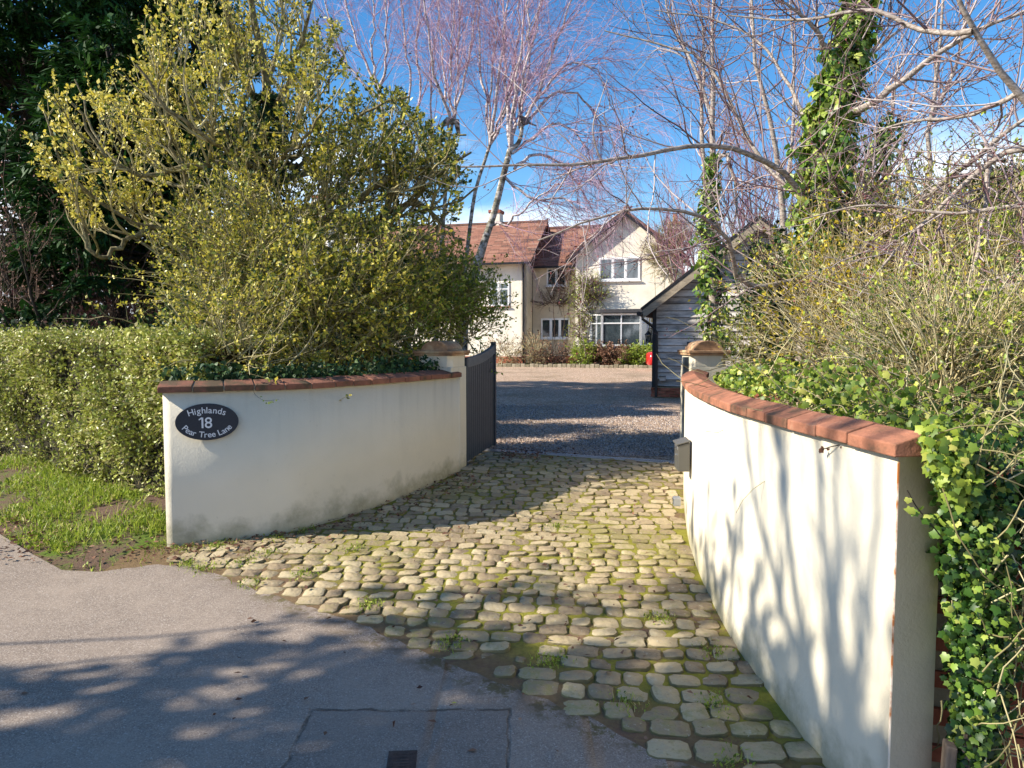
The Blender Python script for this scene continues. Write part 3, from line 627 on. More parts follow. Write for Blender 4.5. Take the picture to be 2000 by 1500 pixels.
# bay window
x0, z1 = H.to(1176, 612, -.75); x1, z0 = H.to(1251, 677, -.75); wx0 = xl(1154, 640, 0); wx1 = x1+(x0-wx0)*.9
bay = B(); plan = [(wx0, 0), (x0, -.75), (x1, -.75), (wx1, 0)]
bw = thing  # noqa
o = B().prism([(wx0-.1, .05), (x0-.1, -.95), (x1+.1, -.95), (wx1+.1, .05)], z1+.02, z1+.2, 'z').build('bay_roof', m_lead, house)
B().prism(plan, z0-.0, z0-.06, 'z').build('bay_sill', m_upvc, house)
bp = B().prism([(wx0+.03, 0), (x0+.03, -.7), (x1-.03, -.7), (wx1-.03, 0)], -.1, z0-.06, 'z').build('bay_plinth', m_brick, house)
fr = B(); tr = z0+(z1-z0)*.70
for (a, b_, nn) in (((wx0, 0), (x0, -.75), 2), ((x0, -.75), (x1, -.75), 2), ((x1, -.75), (wx1, 0), 2)):
    for i in range(nn+1):
        f = i/nn; p = (a[0]+(b_[0]-a[0])*f, a[1]+(b_[1]-a[1])*f); fr.tube([(p[0], p[1], z0), (p[0], p[1], z1+.02)], .075 if i in (0, nn) else .04, 4)
    fr.tube([(a[0], a[1], tr), (b_[0], b_[1], tr)], .04, 4); fr.tube([(a[0], a[1], z0+.05), (b_[0], b_[1], z0+.05)], .06, 4); fr.tube([(a[0], a[1], z1-.05), (b_[0], b_[1], z1-.05)], .06, 4)
bwn = fr.build('bay_window', m_upvc, house)
for (a, b_, nn) in (((wx0, 0), (x0, -.75), 2), ((x0, -.75), (x1, -.75), 2), ((x1, -.75), (wx1, 0), 2)):
    for i in range(nn):
        p = [(a[0]+(b_[0]-a[0])*f, a[1]+(b_[1]-a[1])*f+.02) for f in (i/nn, (i+1)/nn)]
        for za, zb in ((z0, tr), (tr, z1)):
            link('pane', (lambda me: (me.from_pydata([(p[0][0], p[0][1], za), (p[1][0], p[1][1], za), (p[1][0], p[1][1], zb), (p[0][0], p[0][1], zb)], [], [(0, 1, 2, 3)]), me)[1])(bpy.data.meshes.new('pane')), m_glass, bwn, keep=False)
B().box(gx0-.02, wx0, -.04, 0, -.1, .62).build('brick_plinth', m_brick, house)
# recessed middle part
rx0 = xl(1030, 600, 1.2); rez = H.to(1080, 521, 1.2)[1]; rrz = H.to(1110, 446, 3.9)[1]
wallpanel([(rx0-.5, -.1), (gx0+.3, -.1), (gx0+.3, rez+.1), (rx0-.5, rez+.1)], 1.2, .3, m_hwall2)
window(1068, 524, 1106, 558, 1.198, 2); window(1057, 622, 1113, 661, 1.198, 3)
def wing_roof(xa, xb, ye, ze, yr, zr, name='roof', nc=30):
    V = [(xa, ye, ze), (xb, ye, ze), (xb, yr, zr), (xa, yr, zr), (xa, 2*yr-ye, ze), (xb, 2*yr-ye, ze)]
    u = .1; V2 = [(x, y, z-u) for x, y, z in V]
    r = B().add(V+V2, [(0, 1, 2, 3), (3, 2, 5, 4), (6, 9, 8, 7), (9, 10, 11, 8), (0, 6, 7, 1), (4, 5, 11, 10), (0, 3, 9, 6), (3, 4, 10, 9), (1, 7, 8, 2), (2, 8, 11, 5)]).build(name, m_tiles, house)
    parts = []
    for i in range(nc):
        f0, f1 = i/nc, (i+1)/nc; nt = int((xb-xa)/.5)
        sag = lambda x: -.03*math.sin((x-xa)*1.3)
        for j in range(nt):
            a, b_ = xa+(xb-xa)*j/nt, xa+(xb-xa)*(j+1)/nt; h = rs.uniform(-.006, .006)
            y0, z0_, y1, z1_ = ye+(yr-ye)*f0, ze+(zr-ze)*f0, ye+(yr-ye)*f1, ze+(zr-ze)*f1
            parts.append(([(a, y0-.02, z0_+.05+h), (b_, y0-.02, z0_+.05+h), (b_, y1, z1_+.02+h), (a, y1, z1_+.02+h), (a, y0-.02, z0_), (b_, y0-.02, z0_)], [(0, 1, 2, 3), (4, 5, 1, 0)], 0, [rs.random()]*2))
    npmesh('tile_courses', parts, [m_tiles], r, smooth=False, kind='stuff', keep=False)
    B().tube([(xa, yr, zr+.04), (xb, yr, zr+.04)], .1, 8).build('ridge_tiles', m_tiles, house)
    B().box(xa, xb, ye-.12, ye-.02, ze-.1, ze+.0).build('gutter', m_black, house)
    return r
wing_roof(rx0-1, ax, .85, rez, 3.9, rrz)
# left wing
lx1 = xl(1026, 600, -.35); lx0 = xl(742, 600, -.35); lez = H.to(980, 513, -.75)[1]; lrz = H.to(1000, 437, 3.0)[1]
wallpanel([(lx0, -.1), (lx1, -.1), (lx1, lez+.15), (lx0, lez+.15)], -.35, .3, m_hwall)
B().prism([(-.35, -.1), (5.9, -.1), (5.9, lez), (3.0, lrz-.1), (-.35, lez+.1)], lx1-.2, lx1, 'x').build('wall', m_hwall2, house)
wing_roof(lx0-1.0, lx1+.42, -.8, lez, 3.0, lrz, nc=34)
window(955, 552, 995, 598, -.352, 2, sill=m_brick, transom=.72); window(862, 506, 886, 536, -.352, 1); window(806, 522, 838, 544, -.352, 2)
B().box(lx0, lx1, -.40, -.352, -.1, .45).build('brick_plinth', m_brick, house); B().box(lx1, gx0-.03, 1.15, 1.198, -.1, .45).build('brick_plinth', m_brick, house)
for px, yl, zt in ((1022, -.4, lez), (1039, 1.12, rez)):
    x = xl(px, 600, yl); B().tube([(x, yl, 0), (x, yl, zt-.15), (x, yl-.2, zt-.02)], .04, 8).build('downpipe', m_black, house)
# far left gable
fx, fz = H.to(655, 418, 1.0); fx0 = xl(545, 560, 1.0); fx1 = 2*fx-fx0; fez = fz-(fx-fx0)*.8
wallpanel([(fx0, -.1), (fx1, -.1), (fx1, fez), (fx, fz), (fx0, fez)], 1.0, 5, m_hwall)
for sgn in (-1, 1):
    lowx = fx+sgn*(fx-fx0+.35); lowz = fz-.8*(fx-fx0+.35)
    B().prism(roofslab((lowx, lowz+.03), (fx, fz+.03), 0, 0, .2), .65, 6.5, 'y').build('roof', m_tiles, house)
window(640, 470, 680, 505, .998, 2)
def chimney(px, pyt, pyb, yl, w, pots):
    x, zt = H.to(px, pyt, yl); zb = H.to(px, pyb, yl)[1]-1.2
    c = B().box(x-w/2, x+w/2, yl, yl+.7, zb, zt-.25).build('chimney', m_hwall, house); B().box(x-w/2-.06, x+w/2+.06, yl-.06, yl+.76, zt-.25, zt-.08).build('chimney_cap', m_brick, c)
    for k in range(pots):
        xx = x+(k-(pots-1)/2)*.4; B().tube([(xx, yl+.35, zt-.08), (xx, yl+.35, zt+.35), (xx, yl+.35, zt+.4)], [.15, .12, .15], 10).build('chimney_pot', m_brick, c)
chimney(966, 407, 440, 2.8, .6, 1); chimney(1318, 430, 450, 5.0, .6, 1); chimney(626, 378, 420, 4, 1.0, 2)
# ------------------------------------------------------------------ garage
Gg = Loc(1276, 18, -18)
gar = thing('garage', 'dark weatherboarded garage with gabled roof and brick plinth right of the drive', 'garage', Gg.o, Gg.rz)
W = 4.75; eh = Gg.to(1276, 600, 0)[1]; gp_ = .78; apx = W/2; apz = eh+apx*gp_
B().prism([(0, .26), (W, .26), (W, eh), (apx, apz), (0, eh)], .03, 6, 'y').build('wall', m_post, gar)
zz = .27; bh = .165
while zz < apz-.1:
    def xr(z): return (0, W) if z < eh else ((z-eh)/gp_, W-(z-eh)/gp_)
    a0, b0 = xr(zz); a1, b1 = xr(min(zz+bh, apz)); a0, b0 = max(a0, .07), min(b0, W-.07); a1, b1 = max(a1, .07), min(b1, W-.07)
    j = rs.uniform(-.004, .004); cut = rs.choice([None, rs.uniform(.35, .65)]) if zz < eh else None
    segs = [(0, 1)] if cut is None else [(0, cut), (cut, 1)]
    for s0, s1 in segs:
        q = lambda a, b_, s: a+(b_-a)*s
        V = [(q(a0, b0, s0), -.034+j, zz), (q(a0, b0, s1)-.003, -.034+j, zz), (q(a1, b1, s1)-.003, .004, zz+bh-.014), (q(a1, b1, s0), .004, zz+bh-.014)]
        V += [(x, .028, z) for x, y, z in V]
        B().add(V, [(0, 1, 2, 3), (7, 6, 5, 4), (0, 4, 5, 1), (1, 5, 6, 2), (2, 6, 7, 3), (3, 7, 4, 0)]).build('board', m_weather, gar)
    zz += bh
B().box(-.02, .07, -.045, .05, .24, eh).build('corner_post', m_post, gar, bevel=.004); B().box(W-.07, W+.02, -.045, .05, .24, eh).build('corner_post', m_post, gar, bevel=.004)
B().box(-.01, W, .0, 6, -.2, .245).build('mortar_core', m_mortar, gar)
for r_ in range(3):
    x = -.03-(r_ % 2)*.11
    while x < W:
        a, b_ = max(x, -.03), min(x+.212, W+.02)
        if b_-a > .04 and (x < 3.2): B().box(a, b_, -.035, .01, -.0+.078*r_+.004, .078*r_+.070).build('brick', m_brick, gar, bevel=.003)
        x += .222
for r_ in range(3):
    for k in range(12): B().box(-.045, -.012, .02+.222*k+(r_ % 2)*.11, .232+.222*k+(r_ % 2)*.11, .078*r_+.004, .078*r_+.070).build('brick', m_brick, gar)
for sgn in (-1, 1):
    lowx = apx+sgn*(apx+.22); lowz = apz-gp_*(apx+.22)
    r = B().prism(roofslab((lowx, lowz+.06), (apx, apz+.06), 0, 0, .1), -.30, 6.3, 'y').build('roof', m_tiles, gar)
    B().prism([(lowx, lowz-.04), (apx, apz-.04), (apx, apz+.03), (lowx, lowz+.03)], -.29, 6.3, 'y').build('soffit', m_soffit, gar)
    B().prism([(lowx, lowz-.12), (apx, apz-.12), (apx, apz+.09), (lowx, lowz+.09)], -.33, -.295, 'y').build('bargeboard', m_barge, gar)
    B().prism([(lowx, lowz+.10), (apx, apz+.10), (apx, apz+.17), (lowx, lowz+.17)], -.345, -.30, 'y').build('verge_strip', m_black, gar)
    B().tube([(lowx-sgn*-.05, -.6, lowz+.0), (lowx-sgn*-.05, 6.3, lowz+.0)], .055, 10).build('gutter', m_black, gar)
    xw = (0 if sgn < 0 else W)
    B().tube([(lowx, -.3, lowz), (lowx, -.3, lowz-.12), (xw-.0*sgn+sgn*.03, -.075, eh-.45), (xw+sgn*-.09, -.075, eh-.6), (xw-sgn*.09, -.075, -.0)], .034, 10).build('downpipe', m_black, gar)
o = B().prism([(apx-.22, apz-.85), (apx+.22, apz-.85), (apx+.22, apz-.55), (apx+.1, apz-.4), (apx-.1, apz-.4), (apx-.22, apz-.55)], -.05, -.024, 'y').build('owl_hole', m_dark, gar)
t = thing('wall_lantern', 'small black carriage lantern on the left corner of the garage', 'lantern', Gg.world(-.12, -.03, Gg.to(1262, 668, 0)[1]), Gg.rz)
b = B(); [b.tube([(x, y, 0), (x*1.5, y*1.5, .17)], .007, 5) for x in (-.04, .04) for y in (-.04, .04)]; b.build('cage', m_black, t)
B().tube([(0, 0, .17), (0, 0, .185), (0, 0, .25), (0, 0, .27)], [.10, .09, .03, .01], 6).build('hood', m_black, t); B().tube([(0, 0, -.02), (0, 0, 0)], [.03, .055], 6).build('base', m_black, t)
B().tube([(0, 0, .005), (0, 0, .165)], [.034, .052], 4).build('glass', m_glass, t); B().tube([(0, 0, .24), (0, .02, .32), (.1, .02, .33)], .01, 5).build('bracket', m_black, t)
wx_, wz_ = Gg.to(1294, 739, -.08)
t = thing('socket_box', 'pale grey outdoor socket box low on the garage boards', 'socket box', Gg.world(wx_, -.03, wz_-.06), Gg.rz)
B().box(-.07, .07, -.07, -.01, 0, .1).build('housing', m_steel, t, bevel=.008); B().prism([(-.105, .095), (-.02, .115), (-.02, .125), (-.105, .105)], -.08, .08, 'x').build('cover', m_glass, t)
# ------------------------------------------------------------------ red car beyond the garage
cp = G(1300, 716); t = thing('parked_car', 'red car mostly hidden behind the corner of the dark garage', 'car', (P(1268, 700, 33)[0]+1.95, 33, 0), R(176))
def loft(secs, name, m, par):
    """secs: (x, halfwidth, z0, z1)"""
    n = 12; V = []
    for x, w, a, b_ in secs:
        for k in range(n):
            q = 2*math.pi*k/n; c, s = math.cos(q), math.sin(q); e = .45
            V.append((x, w*math.copysign(abs(c)**e, c), (a+b_)/2+(b_-a)/2*math.copysign(abs(s)**e, s)))
    F = [(i*n+k, i*n+(k+1) % n, (i+1)*n+(k+1) % n, (i+1)*n+k) for i in range(len(secs)-1) for k in range(n)]+[tuple(range(n)), tuple(range((len(secs)-1)*n, len(secs)*n))]
    return B().add(V, F).build(name, m, par, smooth=True)
loft([(-1.95, .6, .45, .75), (-1.9, .78, .3, .9), (-1.2, .84, .22, .95), (.7, .84, .22, .93), (1.5, .80, .24, .86), (1.92, .76, .2, .80), (2.0, .70, .24, .74)], 'body', m_red, t)
loft([(-1.7, .62, .8, .98), (-1.2, .70, .8, 1.40), (.0, .72, .8, 1.46), (.5, .70, .8, 1.3), (1.1, .66, .8, .95)], 'cabin', m_glass, t)
for x in (-1.25, 1.3):
    for y in (-.76, .76): B().tube([(x, y-.1, .3), (x, y+.1, .3)], .3, 18).build('wheel', m_tyre, t)
for y in (-.58, .58): B().tube([(1.86, y, .62), (1.97, y*.95, .62)], .09, 10).build('headlight', m_chrome, t)
B().box(-1.1, -1.0, -.2, .2, .4, .5).build('number_plate', m_upvc, t)
# ------------------------------------------------------------------ stone edging of the flower bed
rsx = random.Random(3)
bd = thing('flower_bed', 'strip of planted soil edged with pale stones along the foot of the house', 'flower bed', (2.3, 38, 0))
pa = H.world(-9.6, -2.6, 0); pb = H.world(3.4, -2.3, 0)
nst = 56
for i in range(nst):
    f = i/nst; f2 = (i+.92)/nst; a = (pa[0]+(pb[0]-pa[0])*f, pa[1]+(pb[1]-pa[1])*f); c = (pa[0]+(pb[0]-pa[0])*f2, pa[1]+(pb[1]-pa[1])*f2); h = rsx.uniform(.10, .17)
    B().prism([(a[0], a[1]), (c[0], c[1]), (c[0]+.04, c[1]+.14), (a[0]+.04, a[1]+.14)], -.05, h, 'z').build('edging_stone', m_oldstone, bd, bevel=.02, local=False)
V = [(pa[0], pa[1]+.1, .06), (pb[0], pb[1]+.1, .06), (pb[0]+.5, pb[1]+2.6, .1), (pa[0]+.5, pa[1]+3, .1)]
npmesh('bed_soil', [(V, [(0, 1, 2, 3)], 0, None)], [m_soil], bd)
# ------------------------------------------------------------------ brick wall and posts at right edge, far house at left
BX = lambda y: 1.66+.75*(2.9-y)
bwl = thing('brick_wall', 'old red brick wall under ivy at the right edge beside the cream wall end', 'wall', (1.9, 2.7, -.45))
pth0, pth1 = (1.66, 2.86), (3.3, 2.35); Lb = math.hypot(pth1[0]-pth0[0], pth1[1]-pth0[1]); ux, uy = (pth1[0]-pth0[0])/Lb, (pth1[1]-pth0[1])/Lb; rzb = math.atan2(uy, ux)
core = B().box(0, Lb, .02, .2, -.6, .93); co = core.build('mortar_core', m_mortar); co.location = (pth0[0], pth0[1], 0); co.rotation_euler = (0, 0, rzb)
bpy.context.view_layer.update(); co.parent = bwl; co.matrix_parent_inverse = Matrix.Translation(bwl.location).inverted()
bmesh_b = [B().box(0, .213, 0, .04, 0, .065).mesh('brick') for _ in range(1)][0]; bmesh_b.materials.append(m_brick)
for r_ in range(20):
    for k in range(8):
        u = .223*k-(r_ % 2)*.11
        if u < 0: continue
        o = bpy.data.objects.new('brick', bmesh_b); COL.objects.link(o); o.parent = bwl; o.matrix_parent_inverse = Matrix.Translation(bwl.location).inverted()
        q = rs.uniform(-.004, .004); o.location = (pth0[0]+ux*u+uy*-q, pth0[1]+uy*u+ux*q, -.55+.075*r_); o.rotation_euler = (0, 0, rzb)
m_posto = M('old_post_timber', [(.3, (.10, .075, .055)), (.7, (.22, .17, .13))], 5, .8, .5, 30, stretch=(4, 4, .6))
for i, (px, lab) in enumerate(((1868, 'grey weathered timber post half hidden by ivy, next to the cream wall end'), (1902, 'broader weathered timber post half hidden by ivy, next to the bare bricks'))):
    p = P(px, 1400, 2.55); w = .018+.008*i
    o = B().prism([(-w, -.03), (w*.9, -.035), (w, .03), (-w*.95, .03)], -.5, -.02+.05*i, 'z').build('timber_post', m_posto, bevel=.006); o.location = (p[0], 2.58, 0); o.rotation_euler = (R(2), R(1.5-3*i), R(-15)); tag(o, lab, 'post')
# ------------------------------------------------------------------ pigeon on the birch
pg = thing('pigeon', 'grey wood pigeon perched on a fork of the right-hand birch', 'bird', P(1026, 243, 19.95), R(-155))
m_pig = M('pigeon_feathers', [(.3, (.07, .065, .075)), (.7, (.17, .155, .165))], 30, .7)
loft([(-.13, .02, .05, .09), (-.06, .07, .0, .13), (.02, .085, -.01, .17), (.09, .07, .04, .2), (.13, .035, .12, .22), (.15, .03, .16, .235), (.18, .03, .18, .25), (.205, .018, .195, .235)], 'body', m_pig, pg)
loft([(-.32, .035, .0, .012), (-.2, .04, .01, .04), (-.08, .04, .04, .08)], 'tail', m_pig, pg)
B().tube([(.2, 0, .214), (.235, 0, .205)], [.008, .002], 5).build('beak', m_barge, pg)
# ------------------------------------------------------------------ vegetation toolkit
def nrm(v): return v/np.maximum(np.linalg.norm(v, axis=-1, keepdims=True), 1e-9)
def grow(S, D, Ln, R0, K, wig, trop, rng, taper=.35):
    Mn = len(S); Q = np.zeros((Mn, K, 3)); d = nrm(np.asarray(D, float)); p = np.asarray(S, float).copy(); seg = (np.broadcast_to(Ln, Mn)/(K-1))[:, None]
    trop = np.asarray(trop, float)
    for k in range(K):
        Q[:, k] = p; d = nrm(d+wig*rng.normal(size=(Mn, 3))+trop); p = p+d*seg
    return Q, np.broadcast_to(R0, Mn)[:, None]*np.linspace(1, taper, K)
def spawn(Q, Rr, n, t0, t1, ang, asd, rng, pw=1.):
    Mn, K, _ = Q.shape; idx = np.repeat(np.arange(Mn), n); t = t0+(t1-t0)*rng.random(len(idx))**pw; f = t*(K-1); i = np.minimum(f.astype(int), K-2); w = (f-i)[:, None]
    a, b = Q[idx, i], Q[idx, i+1]; pos = a+(b-a)*w; T = nrm(b-a); per = nrm(np.cross(T, rng.normal(size=T.shape)))
    an = (ang+asd*rng.normal(size=len(idx)))[:, None]; D = np.cos(an)*T+np.sin(an)*per
    r = Rr[idx, i]*(1-w[:, 0])+Rr[idx, i+1]*w[:, 0]
    return pos, D, r, idx, t
def tubes(Q, Rr, sides, tint=None, rng=None, mi=0):
    Mn, K, _ = Q.shape; T = nrm(np.gradient(Q, axis=1)); ref = np.array([.37, .53, .76]); A = nrm(np.cross(T, ref)); Bv = np.cross(T, A)
    an = 2*np.pi*np.arange(sides)/sides
    V = Q[:, :, None]+Rr[:, :, None, None]*(np.cos(an)[None, None, :, None]*A[:, :, None]+np.sin(an)[None, None, :, None]*Bv[:, :, None])
    base = (np.arange(Mn)*K*sides)[:, None, None]; k = np.arange(K-1)[None, :, None]*sides; s = np.arange(sides)[None, None]; s2 = (s+1) % sides
    F = np.stack([base+k+s, base+k+s2, base+k+sides+s2, base+k+sides+s], -1).reshape(-1, 4)
    if tint is None and rng is not None: tint = rng.random(Mn)
    tt = None if tint is None else np.repeat(tint, (K-1)*sides)
    return (V.reshape(-1, 3), F, mi, tt)
def pl(pts, K=14):
    """hand-set limb: list of (px,py,D) -> spline of K world points"""
    return spl([P(*p) for p in pts], K)
def limbs(lst, K=14): return np.stack([pl(l, K) for l in lst])
T_LEAF = (np.array([(0, 0, 0), (.3, .45, .10), (0, 1, 0), (-.3, .45, .10)]), [(0, 1, 2), (0, 2, 3)])
T_THIN = (np.array([(-.05, 0, 0), (.05, 0, 0), (.0, 1, .0)]), [(0, 1, 2)])
T_SPRAY = (np.array([(-.07, 0, 0), (.07, 0, 0), (.17, .5, -.03), (0, 1.15, -.16), (-.17, .5, -.03)]), [(0, 1, 2), (0, 2, 4), (4, 2, 3)])
T_IVY = (np.array([(0, .0, 0), (.16, -.12, .0), (.44, .02, -.04), (.39, .24, .02), (.52, .50, -.06), (.27, .62, .03), (0, 1, -.10), (-.27, .62, .03), (-.52, .50, -.06), (-.39, .24, .02), (-.44, .02, -.04), (-.16, -.12, 0), (0, .32, .07)]),
         [(12, i, (i+1) % 12) for i in range(12)])
T_IVYS = (np.array([(0, 0, 0), (.42, .12, 0), (.22, .6, .03), (0, 1, -.05), (-.22, .6, .03), (-.42, .12, 0)]), [(0, 1, 2), (0, 2, 3), (0, 3, 4), (0, 4, 5)])
def place(tm, pos, ax, nr, size, tint, mi=0):
    V0, F0 = tm; N = len(pos); ax = nrm(ax); x = nrm(np.cross(ax, nr)); n = np.cross(x, ax); size = np.broadcast_to(size, N)[:, None, None]
    V = pos[:, None]+size*(V0[None, :, 0, None]*x[:, None]+V0[None, :, 1, None]*ax[:, None]+V0[None, :, 2, None]*n[:, None])
    F = (np.array(F0)[None]+(np.arange(N)*len(V0))[:, None, None]).reshape(-1, 3)
    return (V.reshape(-1, 3), F, mi, np.repeat(np.clip(tint, 0, 1), len(F0)))
def on(Q, n, t0, rng, jit=.0, idx=None):
    """n points along each polyline -> pos, dir"""
    Mn, K, _ = Q.shape; ii = np.repeat(np.arange(Mn), n) if idx is None else idx; f = (t0+(1-t0)*rng.random(len(ii)))*(K-1); i = np.minimum(f.astype(int), K-2); w = (f-i)[:, None]
    a, b = Q[ii, i], Q[ii, i+1]; return a+(b-a)*w+jit*rng.normal(size=(len(ii), 3)), nrm(b-a), ii
def leafset(tm, Q, n, size, rng, t0=.2, spread=1., jit=.01, tintf=None, up=.5, mi=0, ssd=.25):
    pos, d, ii = on(Q, n, t0, rng, jit)
    ax = nrm(d*.7+spread*nrm(rng.normal(size=pos.shape))); nr = nrm(rng.normal(size=pos.shape)+np.array([0, 0, up]))
    tint = rng.random(len(pos)) if tintf is None else tintf(pos, ii, rng)
    return place(tm, pos, ax, nr, size*(1+ssd*rng.normal(size=len(pos))), tint, mi)
def clampup(Q, zmin=0.0):
    Q[..., 2] = np.maximum(Q[..., 2], zmin); return Q
def setkind(o, k='stuff'): o['kind'] = k; return o
UP = np.array([0, 0, 1.])
def proj(p):
    x, y, z = p[..., 0], p[..., 1], p[..., 2]-CZ; d = y*CT-z*ST; v = y*ST+z*CT
    return 1000+1450*x/d, 750-1450*v/d
def within(p, left, right, rng, j=18):
    """prunes a crown to its measured outline: left/right are (py, px) tables"""
    px, py = proj(p); px = px+j*rng.normal(size=px.shape)
    return (px > np.interp(py, [a[0] for a in left], [a[1] for a in left])) & (px < np.interp(py, [a[0] for a in right], [a[1] for a in right]))
# ------------------------------------------------------------------ holly tree
rng = np.random.default_rng(11)
ht = thing('holly_tree', 'large variegated yellow-green holly tree spreading above the left wall', 'tree', P(505, 700, 9.2)[:2]+(0,))
b0 = P(505, 735, 9.2)
trunk = pl([(500, 860, 9.2), (508, 700, 9.2), (512, 560, 9.2), (505, 430, 9.25), (512, 300, 9.3), (522, 170, 9.2), (500, 60, 9.1), (480, -60, 9.0)], 20)[None]
tr_r = np.linspace(.13, .03, 20)[None]
HL = [
 [(500, 440, 9.2), (430, 452, 8.9), (350, 448, 8.6), (260, 436, 8.4), (190, 395, 8.2), (120, 320, 8.0), (85, 215, 8.0)],
 [(500, 400, 9.2), (420, 370, 9.5), (330, 362, 9.8), (240, 330, 10.1), (180, 250, 10.3), (150, 160, 10.4)],
 [(500, 350, 9.2), (440, 320, 8.8), (370, 325, 8.4), (280, 340, 8.1), (200, 300, 7.9), (140, 200, 7.8)],
 [(508, 300, 9.3), (440, 260, 9.0), (380, 190, 8.6), (330, 110, 8.4), (290, 30, 8.2)],
 [(512, 280, 9.3), (460, 210, 9.8), (420, 120, 10.1), (390, 20, 10.3)],
 [(515, 240, 9.3), (560, 160, 8.9), (590, 80, 8.6), (610, 0, 8.4)],
 [(512, 300, 9.3), (570, 240, 9.7), (640, 160, 10.1), (680, 90, 10.3)],
 [(510, 340, 9.2), (590, 290, 8.9), (680, 240, 8.6), (750, 200, 8.4), (800, 190, 8.3)],
 [(510, 380, 9.2), (600, 335, 9.5), (700, 335, 9.9), (790, 310, 10.1), (860, 270, 10.2), (905, 270, 10.2)],
 [(508, 430, 9.2), (600, 400, 8.9), (700, 390, 8.5), (800, 370, 8.3), (880, 330, 8.2), (920, 300, 8.2)],
 [(508, 470, 9.2), (590, 470, 8.9), (680, 455, 8.7), (780, 420, 8.6), (880, 400, 8.5), (930, 370, 8.4)],
 [(506, 500, 9.2), (440, 500, 9.0), (360, 520, 8.7), (270, 470, 8.6), (200, 440, 8.5)],
 [(508, 240, 9.3), (480, 150, 9.0), (450, 60, 8.8), (440, -30, 8.7)],
 [(520, 180, 9.2), (545, 90, 9.4), (560, -20, 9.5)],
 [(510, 400, 9.2), (540, 330, 8.4), (600, 260, 7.9), (640, 200, 7.6)],
 [(510, 330, 9.2), (450, 300, 8.2), (390, 260, 7.7), (330, 210, 7.5), (270, 130, 7.4)],
 [(300, 438, 8.5), (240, 480, 8.2), (190, 500, 8.0), (160, 420, 7.9)],
 [(430, 452, 8.9), (380, 380, 8.6), (340, 290, 8.4), (310, 200, 8.3)],
 [(700, 335, 9.9), (760, 260, 9.9), (790, 220, 9.9)],
 [(700, 390, 8.5), (780, 340, 8.4), (850, 300, 8.4), (900, 280, 8.4)], [(700, 450, 8.7), (800, 400, 8.6), (870, 440, 8.5), (900, 470, 8.4)], [(650, 480, 8.8), (760, 440, 8.6), (840, 360, 8.6), (890, 340, 8.6)], [(760, 440, 8.6), (830, 470, 8.8), (880, 400, 9.0), (905, 380, 9.0)],
 [(520, 400, 9.0), (580, 420, 8.6), (640, 400, 8.4), (690, 340, 8.3)], [(540, 460, 9.0), (620, 440, 9.3), (680, 400, 9.5), (740, 380, 9.6)], [(515, 300, 9.2), (570, 320, 9.5), (640, 300, 9.7), (690, 270, 9.8)],
 [(600, 470, 8.9), (700, 500, 8.6), (800, 490, 8.5), (880, 450, 8.4)]]
Lq = limbs(HL, 16); Lr = np.linspace(.038, .011, 16)[None].repeat(len(HL), 0)*rng.uniform(.8, 1.2, (len(HL), 1))
Lq[:, 1:] += .02*rng.normal(size=Lq[:, 1:].shape)
pos, D, r, i1, t1 = spawn(Lq, Lr, 13, .15, 1, .8, .3, rng)
S1, R1 = grow(pos, D+[0, 0, .25], rng.uniform(.5, 1.15, len(pos)), np.minimum(r*.6, .016), 9, .16, (0, 0, .10), rng, .4)
HLF = [(-200, 260), (0, 285), (60, 265), (100, 240), (140, 110), (200, 65), (300, 65), (400, 100), (450, 165), (520, 300)]
HRT = [(-200, 600), (0, 630), (60, 680), (140, 700), (165, 770), (220, 835), (260, 900), (330, 925), (430, 925), (500, 890)]
kk = within(S1[:, -1], HLF, HRT, rng) & within(S1[:, 5], HLF, HRT, rng); S1, R1 = S1[kk], R1[kk]
pos, D, r, i2, t2 = spawn(S1, R1, 8, .25, 1, .6, .25, rng, .8)
S2, R2 = grow(pos, D+[0, 0, .3], rng.uniform(.22, .6, len(pos)), np.minimum(r*.7, .006), 6, .13, (0, 0, .09), rng, .5)
kk = within(S2[:, -1], HLF, HRT, rng, 10); S2, R2 = S2[kk], R2[kk]
npmesh('trunk', [tubes(trunk, tr_r, 10), tubes(Lq, Lr, 7)], [m_bark], ht)
o = npmesh('twigs', [tubes(S1, R1, 5, rng=rng), tubes(S2, R2, 3, rng=rng)], [m_twig_ol], ht, kind='stuff')
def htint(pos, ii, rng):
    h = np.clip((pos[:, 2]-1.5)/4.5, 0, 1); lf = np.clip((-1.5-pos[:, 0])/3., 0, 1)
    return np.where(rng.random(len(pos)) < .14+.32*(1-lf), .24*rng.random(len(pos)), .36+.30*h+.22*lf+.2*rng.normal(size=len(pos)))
low = S2[:, -1, 2] < 1.6
keep = rng.random(len(S2)) < np.where(S2[:, -1, 2] < 2.3, .55, .97)
A2 = S2[keep]
npmesh('foliage', [leafset(T_LEAF, A2, 11, .047, rng, .5, 1.1, .012, htint), leafset(T_LEAF, A2[::2], 7, .048, rng, .9, 1.2, .015, htint)], [m_holly], ht, kind='stuff', smooth=False)
